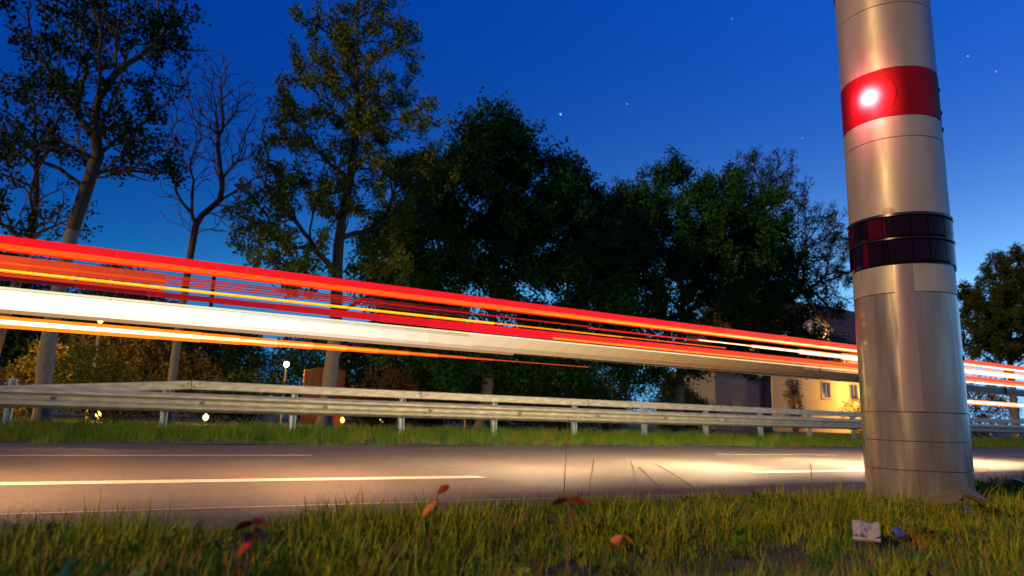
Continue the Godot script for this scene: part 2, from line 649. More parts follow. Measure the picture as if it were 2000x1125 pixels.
func build_ground() -> void:
	var gm := textured(lin(0.015, 0.018, 0.008), lin(0.05, 0.05, 0.02), 0.02, Vector3(0.3, 0.3, 0.3), 0.95, 0.0, 31)
	var g := Mb.new()
	g.quad(Vector3(-600, -0.06, -600), Vector3(600, -0.06, -600), Vector3(600, -0.06, 600), Vector3(-600, -0.06, 600))
	struct("ground", g.mesh(), gm)
	# asphalt
	var am := StandardMaterial3D.new()
	am.albedo_texture = noise_tex(0.12, 41, lin(0.030, 0.024, 0.018), lin(0.185, 0.145, 0.105), 1024, 4)
	am.uv1_triplanar = true
	am.uv1_world_triplanar = true
	am.uv1_scale = Vector3(0.5, 0.5, 0.5)
	am.roughness = 0.62
	am.normal_enabled = true
	am.normal_texture = noise_normal(0.16, 42, 10.0, 1024)
	am.normal_scale = 1.4
	am.detail_enabled = true
	am.detail_mask = noise_tex(0.006, 43, Color(0, 0, 0, 0), Color(1, 1, 1, 1), 512, 4)
	am.detail_albedo = noise_tex(0.05, 44, lin(0.035, 0.028, 0.022), lin(0.12, 0.095, 0.07), 512, 4)
	var r := Mb.new()
	r.quad(Vector3(-60, 0, -11.25), Vector3(260, 0, -11.25), Vector3(260, 0, -3.1), Vector3(-60, 0, -3.1))
	struct("road", r.mesh(), am)
	# markings; slightly worn paint
	var pm := textured(lin(0.12, 0.105, 0.09), lin(0.62, 0.58, 0.51), 0.08, Vector3(1.2, 1.2, 1.2), 0.6, 0.0, 45)
	var e := Mb.new()
	strip(e, [Vector3(-12, 0.004, -4.7), Vector3(-0.34, 0.004, -4.28), Vector3(2.48, 0.004, -4.06), Vector3(5.49, 0.004, -3.72), Vector3(9, 0.004, -3.45), Vector3(30, 0.004, -3.2)], 0.032)
	struct("edge_line", e.mesh(), pm)
	for s in [[-3.2, 5.98, 3.06, 5.6], [6.5, 5.46, 10.6, 5.28], [14.2, 5.2, 18.0, 5.15], [22, 5.1, 26, 5.1], [-14.0, 6.4, -9.0, 6.25]]:
		var m := Mb.new()
		strip(m, [Vector3(s[0], 0.004, -s[1]), Vector3(s[2], 0.004, -s[3])], 0.22)
		struct("lane_marking", m.mesh(), pm)
	for s in [[-4.0, 8.9, 2.35, 8.65], [9.28, 8.54, 12.3, 8.3], [18.0, 8.1, 22.0, 8.0], [27, 8, 31, 8]]:
		var m := Mb.new()
		strip(m, [Vector3(s[0], 0.004, -s[1]), Vector3(s[2], 0.004, -s[3])], 0.14)
		struct("lane_marking", m.mesh(), pm)
	var vm := textured(lin(0.02, 0.022, 0.008), lin(0.07, 0.06, 0.025), 0.05, Vector3(1.5, 1.5, 1.5), 0.95, 0.0, 46, 1.0)
	struct("near_verge", grid(-8.0, 30.0, -3.0, 3.65, 190, 44, verge_height), vm)
	struct("far_verge", grid(-30.0, 120.0, 11.15, 17.0, 150, 12, far_height), vm)
	struct("grass_field", grid(-60.0, 160.0, 16.98, 60.0, 60, 14, func(x, d): return 0.05 + 0.02 * sin(x * 0.6 + d * 0.4)), gm)

func strip(b: Mb, p: Array, w: float) -> void:
	for k in p.size() - 1:
		var d: Vector3 = (p[k + 1] - p[k]).normalized()
		var s := Vector3(-d.z, 0, d.x) * w * 0.5
		b.quad(p[k] - s, p[k + 1] - s, p[k + 1] + s, p[k] + s)

func build_house() -> void:
	var wm := textured(lin(0.46, 0.36, 0.18), lin(0.60, 0.47, 0.25), 0.02, Vector3(0.5, 0.5, 0.5), 0.85, 0.0, 51)
	var white := textured(lin(0.5, 0.48, 0.46), lin(0.66, 0.63, 0.6), 0.02, Vector3(0.5, 0.5, 0.5), 0.85, 0.0, 52)
	var roof_m := textured(lin(0.03, 0.018, 0.014), lin(0.07, 0.04, 0.03), 0.05, Vector3(1.0, 1.0, 1.0), 0.8, 0.0, 53)
	var frame_m := plain(0.22, 0.19, 0.13, 0.6)
	var pane_m := plain(0.02, 0.022, 0.025, 0.08)
	var h := thing("yellow_house", "pale yellow rendered house with dark steep roof and white gable behind trees", "house", Vector3(40.4, 0, -32.0))
	var w := Mb.new()
	w.box(Vector3(10.0, 3.1, -4.0), Vector3(20.0, 6.2, 8.0), Basis(), 0.02)
	part("wall", w.mesh(), wm, h)
	# roof: two slopes with tile courses and gable ends
	var r := Mb.new()
	var courses := 14
	for k in courses:
		var a := float(k) / courses
		var b := float(k + 1) / courses
		for s in [1.0, -1.0]:
			var z0: float = -4.0 + s * lerpf(4.5, 0.0, a)
			var z1: float = -4.0 + s * lerpf(4.5, 0.0, b)
			var y0 := lerpf(6.0, 10.6, a) + 0.06
			var y1 := lerpf(6.0, 10.6, b)
			var p := [Vector3(-0.5, y0, z0), Vector3(-0.5, y1, z1), Vector3(20.5, y1, z1), Vector3(20.5, y0, z0)]
			if s > 0:
				r.quad(p[0], p[1], p[2], p[3])
				r.quad(Vector3(-0.5, y0 - 0.06, z0), p[0], p[3], Vector3(20.5, y0 - 0.06, z0))
			else:
				r.quad(p[3], p[2], p[1], p[0])
	r.tri(Vector3(-0.5, 6.05, 0.5), Vector3(-0.5, 6.05, -8.5), Vector3(-0.5, 10.6, -4))
	r.tri(Vector3(20.5, 6.05, -8.5), Vector3(20.5, 6.05, 0.5), Vector3(20.5, 10.6, -4))
	part("roof", r.mesh(), roof_m, h)
	# white gable in front of the roof
	var g := Mb.new()
	g.quad(Vector3(1.6, 6.0, 0.3), Vector3(1.6, 7.6, 0.3), Vector3(6.4, 7.6, 0.3), Vector3(6.4, 6.0, 0.3))
	g.tri(Vector3(1.6, 7.6, 0.3), Vector3(4.0, 9.3, 0.3), Vector3(6.4, 7.6, 0.3))
	g.quad(Vector3(1.6, 6.0, -3.4), Vector3(1.6, 7.6, -3.4), Vector3(1.6, 7.6, 0.3), Vector3(1.6, 6.0, 0.3))
	g.quad(Vector3(6.4, 6.0, 0.3), Vector3(6.4, 7.6, 0.3), Vector3(6.4, 7.6, -3.4), Vector3(6.4, 6.0, -3.4))
	part("gable", g.mesh(), white, h)
	var gr := Mb.new()
	gr.quad(Vector3(1.3, 7.45, 0.6), Vector3(1.3, 7.45, -4), Vector3(4.0, 9.45, -4), Vector3(4.0, 9.45, 0.6))
	gr.quad(Vector3(4.0, 9.45, 0.6), Vector3(4.0, 9.45, -4), Vector3(6.7, 7.45, -4), Vector3(6.7, 7.45, 0.6))
	part("gable_roof", gr.mesh(), roof_m, h)
	for q in [[2.4, 3.15], [6.0, 3.15], [9.4, 3.15], [13.0, 3.15]]:
		var f := Mb.new()
		for s in [-1.0, 1.0]:
			f.box(Vector3(s * 0.5, 0, 0.02), Vector3(0.09, 1.25, 0.1), Basis(), 0.01)
			f.box(Vector3(0, s * 0.58, 0.02), Vector3(0.91, 0.09, 0.1), Basis(), 0.01)
		f.box(Vector3(0, 0, 0.02), Vector3(0.05, 1.07, 0.07))
		var win := part("window", f.mesh(), frame_m, h, Vector3(q[0], q[1], 0))
		var pn := Mb.new()
		pn.box(Vector3(0, 0, 0.012), Vector3(0.91, 1.07, 0.02))
		part("pane", pn.mesh(), pane_m, win)
		var sl := Mb.new()
		sl.box(Vector3(0, -0.68, 0.07), Vector3(1.2, 0.06, 0.16), Basis(), 0.01)
		part("sill", sl.mesh(), frame_m, win)
	# grey annex to the left
	var gm := textured(lin(0.11, 0.11, 0.12), lin(0.18, 0.18, 0.19), 0.02, Vector3(0.5, 0.5, 0.5), 0.85, 0.0, 54)
	var an := thing("grey_annex", "plain grey flat-roofed annex beside the yellow house", "building", Vector3(35.4, 0, -32.6))
	var aw := Mb.new()
	aw.box(Vector3(2.2, 1.95, -2.5), Vector3(4.4, 3.9, 5.0), Basis(), 0.02)
	part("wall", aw.mesh(), gm, an)
	var ar := Mb.new()
	ar.box(Vector3(2.2, 3.96, -2.5), Vector3(4.7, 0.14, 5.3), Basis(), 0.02)
	part("roof", ar.mesh(), roof_m, an)
	var ad := Mb.new()
	ad.box(Vector3(2.1, 1.05, 0.03), Vector3(1.0, 2.1, 0.06), Basis(), 0.01)
	part("door", ad.mesh(), plain(0.10, 0.10, 0.11, 0.6), an)
	# wooden fence between the trees
	var fm := textured(lin(0.10, 0.034, 0.012), lin(0.20, 0.07, 0.026), 0.03, Vector3(2.0, 0.4, 2.0), 0.8, 0.0, 55)
	var fe := thing("board_fence", "reddish brown upright board fence between trunk and bush", "fence", Vector3(6.1, 0.05, -24.0))
	var bd := Mb.new()
	bd.box(Vector3(0, 0.98, 0), Vector3(0.135, 1.96, 0.025), Basis(), 0.006)
	var bmesh := bd.mesh()
	rng.seed = 77
	for k in 10:
		var b := part("board", bmesh, fm, fe, Vector3(k * 0.146, rnd(-0.03, 0.03) - 0.012 * absf(k - 5.0), rnd(-0.006, 0.006)))
		b.rotation.z = rnd(-0.008, 0.008)
	var rl := Mb.new()
	rl.box(Vector3.ZERO, Vector3(1.5, 0.09, 0.05), Basis(), 0.006)
	part("rail", rl.mesh(), fm, fe, Vector3(0.66, 0.45, -0.05))
	part("rail", rl.mesh(), fm, fe, Vector3(0.66, 1.5, -0.05))

func build_guard_rail() -> void:
	var gr := thing("guard_rail", "galvanised guard rail with corrugated beam and flat upper beam along far verge", "guard rail", Vector3(1.10, 0, -14.2))
	var step := 2.345
	# sigma post, one mesh shared by all
	var pm := Mb.new()
	pm.box(Vector3(-0.05, 0.45, 0), Vector3(0.012, 0.9, 0.10)); pm.box(Vector3(0.05, 0.45, 0), Vector3(0.012, 0.9, 0.10))
	pm.box(Vector3(0, 0.45, -0.045), Vector3(0.088, 0.9, 0.01))
	var post := pm.mesh()
	# corrugated beam profile (y, z)
	var prof := PackedVector2Array([Vector2(0.45, -0.03), Vector2(0.462, 0.0), Vector2(0.50, 0.085), Vector2(0.545, 0.092), Vector2(0.575, 0.02), Vector2(0.595, 0.0), Vector2(0.648, 0.0), Vector2(0.67, 0.02), Vector2(0.70, 0.092), Vector2(0.745, 0.085), Vector2(0.78, 0.0), Vector2(0.792, -0.03)])
	var wb := Mb.new()
	wb.sweep_x(prof, 0.0, step * 2 - 0.006, 0.005)
	var beam := wb.mesh()
	var lap := Mb.new()
	var prof2 := PackedVector2Array()
	for p in prof: prof2.append(p + Vector2(0, 0.006))
	lap.sweep_x(prof2, -0.16, 0.16, 0.005)
	var lapm := lap.mesh()
	var bx := Mb.new()
	bx.box(Vector3(step, 0.948, -0.03), Vector3(step * 2 - 0.006, 0.165, 0.09), Basis(), 0.012)
	var top := bx.mesh()
	var sl := Mb.new()
	sl.box(Vector3(0, 0.62, 0.037), Vector3(0.075, 0.045, 0.012), Basis(), 0.004)
	sl.box(Vector3(0, 0.62, 0.046), Vector3(0.03, 0.03, 0.014), Basis(), 0.006)
	var boltm := sl.mesh()
	var pl := Mb.new()
	pl.box(Vector3.ZERO, Vector3(0.03, 0.03, 0.016), Basis(), 0.005)
	var plm := pl.mesh()
	var off := 0.62
	for k in range(-3, 26):
		var x := k * step
		part("post", post, mats.galv_post, gr, Vector3(x, 0.02, -0.155))
		part("bolt", boltm, mats.bolt, gr, Vector3(x + off, 0, 0.0))
		if k % 2 == 0:
			part("rail_beam", beam, mats.galv, gr, Vector3(x + off, 0, 0))
			part("lap_joint", lapm, mats.galv, gr, Vector3(x + off, 0, 0))
			if k >= 0:
				part("upper_beam", top, mats.galv, gr, Vector3(x + 0.4, 0, -0.09))
				for e in 4:
					part("joint_bolt", plm, mats.bolt, gr, Vector3(x + 0.25 + 0.1 * e, 0.948 + 0.05 * (e % 2) - 0.025, -0.069))
	# the upper beam slopes down behind the lower one at its left end
	var en := Mb.new()
	var ang := atan2(0.24, 3.0)
	en.box(Vector3(0.4 - 1.49, 0.948 - 0.119, -0.12), Vector3(2.99, 0.162, 0.09), Basis(Vector3.BACK, ang), 0.012)
	part("beam_end", en.mesh(), mats.galv, gr)

func build_trees() -> void:
	var dark := [Color(0.006, 0.022, 0.003), Color(0.022, 0.052, 0.006)]
	var darker := [Color(0.005, 0.026, 0.004), Color(0.032, 0.115, 0.010)]  # kept dim: the weak light on these trees put into the colour
	var olive := [Color(0.045, 0.085, 0.004), Color(0.135, 0.180, 0.008)]  # lamplight on this tree put into yellower leaves
	var brownish := [Color(0.012, 0.028, 0.004), Color(0.045, 0.062, 0.008)]
	var b := Vector3(-0.95, 0.03, -18)
	grow_tree("maple_tree", "dark spreading tree with pale-lit lower trunk, leftmost of the big trees", b,
		[Vector3.ZERO, Vector3(-0.1, 1.7, 0), Vector3(0, 4.0, 0), Vector3(0.12, 5.0, 0.05), Vector3(0.3, 6.2, 0.1)], 0.17, 4.6,
		[[Vector3(0.0, 9.4, 0), Vector3(2.3, 1.9, 2.2), 210], [Vector3(0.0, 7.2, 0), Vector3(2.1, 1.5, 1.9), 130], [Vector3(1.6, 9.7, 0.2), Vector3(1.0, 0.6, 0.9), 45], [Vector3(1.3, 6.3, 0), Vector3(1.1, 0.5, 0.9), 40], [Vector3(-1.7, 6.0, 0), Vector3(1.1, 0.7, 0.9), 40]],
		{"seed": 101, "leaves": 2200, "leaf": mats.cluster_fine, "leaf_scale": 1.1, "colors": dark, "bark": mats.bark_lit, "rise": 0.3, "way": 0.45, "leaf_on": 0.018, "gap": -0.12, "jitter": 0.14, "twig": 0.007})
	b = Vector3(-2.3, 0.03, -20.5)
	grow_tree("maple_tree", "thin dark tree cut by the left edge behind the spreading tree", b,
		[Vector3.ZERO, Vector3(0.1, 2, 0), Vector3(0.4, 5.0, 0), Vector3(0.1, 7.5, 0)], 0.12, 3.6,
		[[Vector3(-0.3, 7.2, 0), Vector3(1.9, 1.9, 1.6), 150], [Vector3(0.6, 5.2, 0), Vector3(1.4, 0.8, 1.2), 60]],
		{"seed": 102, "leaves": 600, "leaf": mats.cluster, "leaf_scale": 1.0, "colors": dark, "bark": mats.bark, "way": 0.4, "gap": -0.1, "twig": 0.007})
	b = Vector3(1.62, 0.03, -20)
	grow_tree("bare_tree", "slender leafless tree with upright twigs beside the spreading tree", b,
		[Vector3.ZERO, Vector3(0.02, 2.2, 0), Vector3(0.08, 4.2, 0), Vector3(0.14, 5.4, 0)], 0.11, 3.9,
		[[Vector3(0.15, 8.7, 0), Vector3(0.75, 2.2, 0.7), 330], [Vector3(1.15, 8.0, 0), Vector3(0.5, 2.2, 0.6), 190], [Vector3(-0.65, 7.4, 0), Vector3(0.5, 1.9, 0.5), 150], [Vector3(0.4, 5.9, 0), Vector3(1.4, 0.8, 1.0), 70], [Vector3(1.7, 6.6, 0), Vector3(0.4, 1.2, 0.4), 90], [Vector3(0.2, 8.5, 0), Vector3(1.4, 2.2, 1.0), 420]],
		{"seed": 103, "leaves": 0, "bark": mats.bark_lit, "rise": 0.55, "way": 0.34, "twig": 0.0105, "shell": 0.5})
	b = Vector3(5.28, 0.03, -18.5)
	grow_tree("linden_tree", "tall olive-lit tree with airy egg-shaped crown near centre left", b,
		[Vector3.ZERO, Vector3(0.1, 2.7, 0), Vector3(0.02, 5.4, 0), Vector3(0.25, 8.2, 0), Vector3(0.0, 12.6, 0)], 0.20, 3.0,
		[[Vector3(0.25, 8.2, 0), Vector3(3.3, 2.6, 2.5), 280], [Vector3(0.15, 11.4, 0), Vector3(2.0, 2.5, 1.8), 180], [Vector3(-1.5, 5.4, 0), Vector3(1.6, 1.6, 1.4), 90], [Vector3(2.2, 7.2, 0), Vector3(1.2, 1.7, 1.2), 70], [Vector3(-1.2, 4.0, 0.2), Vector3(1.3, 0.7, 1.0), 35], [Vector3(1.3, 4.6, 0.2), Vector3(1.0, 1.0, 1.0), 40]],
		{"seed": 104, "leaves": 8000, "leaf": mats.cluster_fine, "leaf_scale": 1.0, "colors": olive, "bark": mats.bark_lit, "rise": 0.45, "way": 0.3, "gap": -0.14, "jitter": 0.13, "leaf_on": 0.022})
	b = Vector3(11.42, 0.03, -21)
	grow_tree("chestnut_tree", "broad dense dark tree with jagged top, left of the two darkest", b,
		[Vector3.ZERO, Vector3(0.25, 2.6, 0), Vector3(0.3, 6, 0), Vector3(0.4, 10.8, 0)], 0.24, 2.2,
		[[Vector3(0.4, 7.6, 0), Vector3(3.7, 3.6, 3.3), 210], [Vector3(0.3, 10.4, 0), Vector3(1.7, 1.75, 1.5), 70], [Vector3(-3.0, 5.0, 0), Vector3(2.1, 2.4, 2), 90], [Vector3(3.9, 6.2, 0), Vector3(2.4, 3.6, 2.4), 110], [Vector3(-2.4, 3.0, 0.3), Vector3(2.3, 1.5, 1.8), 60], [Vector3(2.4, 3.0, 0.3), Vector3(2.8, 1.5, 1.8), 60], [Vector3(3.2, 8.9, 0), Vector3(1.7, 1.7, 1.4), 50], [Vector3(5.4, 7.4, 0), Vector3(1.7, 2.4, 1.6), 60], [Vector3(-2.6, 8.0, 0), Vector3(1.6, 1.9, 1.5), 45]],
		{"seed": 105, "leaves": 17000, "leaf": mats.cluster, "leaf_scale": 1.3, "colors": darker, "bark": mats.bark, "rise": 0.3, "gap": -0.6, "jitter": 0.55, "leaf_on": 0.03, "shell": 0.4})
	b = Vector3(22.57, 0.03, -23)
	grow_tree("chestnut_tree", "broad dense dark tree with rounded top, right of the two darkest", b,
		[Vector3.ZERO, Vector3(0.2, 3.2, 0), Vector3(0.4, 7, 0), Vector3(0.6, 11.5, 0)], 0.24, 2.4,
		[[Vector3(0.9, 8.9, 0), Vector3(4.6, 4.3, 3.6), 220], [Vector3(-3.0, 6.9, 0), Vector3(2.6, 3.6, 2.5), 90], [Vector3(4.8, 9.4, 0), Vector3(2.8, 4.3, 2.8), 120], [Vector3(-1.6, 3.5, 0.3), Vector3(3.0, 1.6, 2), 60], [Vector3(5.2, 4.8, 0), Vector3(2.8, 1.8, 2.4), 70], [Vector3(7.6, 7.5, 0), Vector3(1.8, 2.6, 1.8), 50], [Vector3(-3.0, 9.4, 0), Vector3(1.8, 1.7, 1.6), 45], [Vector3(9.0, 4.6, 0), Vector3(2.6, 1.5, 1.8), 60], [Vector3(-4.6, 8.2, 0), Vector3(1.6, 1.6, 1.6), 35]],
		{"seed": 106, "leaves": 19000, "leaf": mats.cluster, "leaf_scale": 1.35, "colors": darker, "bark": mats.bark, "rise": 0.3, "gap": -0.6, "jitter": 0.6, "leaf_on": 0.03, "shell": 0.4})
	b = Vector3(31.05, 0.03, -25)
	grow_tree("alder_tree", "airy fine-leaved tree with dark bare lower trunk before yellow house", b,
		[Vector3.ZERO, Vector3(0.1, 3.5, 0), Vector3(0.3, 8.5, 0), Vector3(0.4, 14, 0)], 0.27, 5.2,
		[[Vector3(0.4, 13.4, 0), Vector3(2.9, 3.1, 2.5), 170], [Vector3(3.9, 11.4, 0), Vector3(3.5, 3.0, 2.8), 170], [Vector3(7.0, 10.4, 0), Vector3(1.5, 2.2, 1.5), 60], [Vector3(2.4, 8.0, 0), Vector3(3.8, 1.9, 2.5), 100], [Vector3(6.4, 7.6, 0), Vector3(1.6, 1.1, 1.5), 40]],
		{"seed": 107, "leaves": 4600, "leaf": mats.cluster, "leaf_scale": 1.0, "colors": brownish, "bark": mats.bark, "rise": 0.25, "gap": -0.3, "jitter": 0.35, "leaf_on": 0.03})
	b = Vector3(47.0, 0.03, -20)
	grow_tree("oak_tree", "rounded dark tree to the right of the camera column", b,
		[Vector3.ZERO, Vector3(0.0, 4, 0), Vector3(0.5, 7, 0), Vector3(1, 10, 0)], 0.22, 3.6,
		[[Vector3(2.6, 8.2, 0), Vector3(4.4, 3.7, 3.6), 210], [Vector3(-1.6, 7.6, 0), Vector3(2.4, 2.2, 2.2), 80], [Vector3(1.0, 10.4, 0), Vector3(1.8, 1.7, 1.8), 50], [Vector3(-2.6, 6.0, 0), Vector3(1.8, 1.8, 1.6), 50]],
		{"seed": 108, "leaves": 10000, "leaf": mats.cluster, "leaf_scale": 1.15, "colors": brownish, "bark": mats.bark, "gap": -0.4, "jitter": 0.35, "leaf_on": 0.03})

func build_bushes() -> void:
	var gold := [Color(0.10, 0.10, 0.010), Color(0.28, 0.22, 0.02)]  # yellow lamplight put into the leaf colour as well
	var mid := [Color(0.030, 0.055, 0.008), Color(0.075, 0.11, 0.012)]
	var deep := [Color(0.010, 0.026, 0.006), Color(0.030, 0.060, 0.012)]
	var rust := [Color(0.030, 0.040, 0.008), Color(0.14, 0.06, 0.015)]
	var brown := [Color(0.030, 0.026, 0.008), Color(0.075, 0.055, 0.014)]
	bush("lamplit_bush", "lamp-lit golden bush left of the pale trunk", Vector3(-1.5, 0.05, -25.6), [[Vector3(0, 1.35, 0), Vector3(0.75, 1.1, 0.6)], [Vector3(-0.5, 0.9, 0.1), Vector3(0.7, 0.9, 0.5)]], 620, 0.95, gold, 201)
	bush("green_bush", "low mid-green bush between pale trunk and slim lamp post", Vector3(0.5, 0.05, -21.5), [[Vector3(0, 0.8, 0), Vector3(1.1, 0.8, 0.6)], [Vector3(-0.9, 1.2, -0.2), Vector3(0.9, 1.1, 0.6)]], 620, 0.8, mid, 202)
	bush("brown_shrub", "tall brownish shrub behind slim lamp post at left", Vector3(0.6, 0.05, -26.5), [[Vector3(0, 1.6, 0), Vector3(2.2, 1.5, 0.9)], [Vector3(1.8, 1.3, 0.2), Vector3(1.4, 1.2, 0.8)]], 2000, 1.0, brown, 203)
	bush("green_bush", "leafy green bush just left of the bright white lamp post", Vector3(3.6, 0.05, -20.5), [[Vector3(0, 0.85, 0), Vector3(0.75, 0.75, 0.5)], [Vector3(0.6, 0.9, 0), Vector3(0.5, 0.65, 0.4)], [Vector3(-0.7, 0.7, 0), Vector3(0.45, 0.6, 0.4)]], 560, 0.85, mid, 204)
	bush("dark_bush", "dark bush flecked with rust leaves right of board fence", Vector3(8.2, 0.05, -21.5), [[Vector3(0, 1.0, 0), Vector3(1.2, 1.0, 0.7)], [Vector3(-0.9, 0.7, 0.1), Vector3(0.7, 0.7, 0.5)]], 1100, 0.9, rust, 205)
	bush("dark_bush", "dark green bush under left side of broad dense tree", Vector3(10.2, 0.05, -22.6), [[Vector3(0, 1.2, 0), Vector3(1.5, 1.2, 0.8)]], 1300, 1.0, deep, 206)
	bush("dark_bush", "dark green bush behind trunk of broad dense tree", Vector3(13.4, 0.05, -23.5), [[Vector3(0, 1.3, 0), Vector3(2.0, 1.3, 0.9)]], 1500, 1.05, deep, 207)
	bush("dark_bush", "dark green bush midway between the two darkest trees", Vector3(17.3, 0.05, -24.5), [[Vector3(0, 1.3, 0), Vector3(2.4, 1.4, 1.0)]], 1600, 1.1, deep, 208)
	bush("dark_bush", "dark green bush left of the right darkest trunk", Vector3(20.8, 0.05, -26.0), [[Vector3(0, 1.3, 0), Vector3(1.7, 1.4, 1.0)]], 600, 1.1, deep, 209)
	bush("dark_bush", "dark green bush at left corner of grey annex", Vector3(28.6, 0.05, -29.5), [[Vector3(0, 1.3, 0), Vector3(2.2, 1.5, 1.0)], [Vector3(2.2, 0.9, 0), Vector3(1.3, 1.0, 0.8)]], 1700, 1.15, deep, 220)
	bush("garden_bush", "small dark garden bush before yellow house windows", Vector3(45.6, 0.05, -29.0), [[Vector3(0, 1.3, 0), Vector3(1.6, 1.3, 0.9)], [Vector3(2.6, 1.4, 0), Vector3(1.8, 1.4, 0.9)]], 560, 1.1, rust, 210)
	bush("garden_bush", "small autumnal bush beside trunk at yellow house corner", Vector3(40.2, 0.05, -30.2), [[Vector3(0, 2.6, 0), Vector3(0.7, 1.0, 0.5)], [Vector3(0.2, 1.2, 0), Vector3(0.7, 1.1, 0.5)]], 240, 1.0, rust, 211)
	bush("background_tree", "tall dark hedge tree at left edge in far background", Vector3(-5.0, 0.05, -31), [[Vector3(0, 3.6, 0), Vector3(2.8, 3.3, 1.6)], [Vector3(2.4, 3.0, 0), Vector3(2.2, 3.2, 1.5)]], 4200, 1.35, deep, 212, "tree", "")
	bush("background_tree", "tall dark hedge tree behind leftmost spreading tree trunk", Vector3(0.3, 0.05, -32), [[Vector3(0, 3.2, 0), Vector3(2.0, 3.2, 1.5)], [Vector3(1.6, 2.6, 0), Vector3(1.6, 2.6, 1.3)]], 3600, 1.35, brown, 213, "tree")
	bush("background_tree", "low dark hedge tree behind bare tree trunk", Vector3(4.2, 0.05, -32), [[Vector3(0, 2.3, 0), Vector3(2.2, 2.3, 1.4)]], 2800, 1.3, deep, 214, "tree")
	bush("background_tree", "low dark hedge tree behind board fence", Vector3(8.4, 0.05, -31), [[Vector3(0, 2.2, 0), Vector3(2.3, 2.2, 1.4)], [Vector3(2.8, 2.3, 0), Vector3(1.8, 2.2, 1.4)]], 3600, 1.3, deep, 215, "tree")
	bush("background_tree", "dark hedge tree far behind broad dense tree", Vector3(14.0, 0.05, -32), [[Vector3(0, 2.2, 0), Vector3(2.6, 2.3, 1.4)], [Vector3(2.6, 2.0, 0), Vector3(2.0, 2.1, 1.3)]], 3200, 1.35, deep, 217, "tree")
	bush("background_tree", "dark hedge tree far behind gap of the two darkest trees", Vector3(21.0, 0.05, -33), [[Vector3(0, 2.5, 0), Vector3(3.0, 2.6, 1.4)], [Vector3(-3.2, 2.2, 0), Vector3(2.2, 2.3, 1.3)]], 3600, 1.4, deep, 218, "tree")
	bush("background_tree", "dark hedge tree far behind rounded dense tree", Vector3(28.0, 0.05, -35), [[Vector3(0, 2.9, 0), Vector3(3.4, 3.0, 1.5)]], 1400, 1.5, deep, 219, "tree")
	bush("background_tree", "golden brown shrub thicket far right below rounded tree", Vector3(52.0, 0.05, -24), [[Vector3(0, 2.2, 0), Vector3(4.5, 2.2, 1.5)], [Vector3(-7.5, 2.0, 0), Vector3(3.6, 2.1, 1.4)]], 1500, 1.3, brown, 216, "bush")

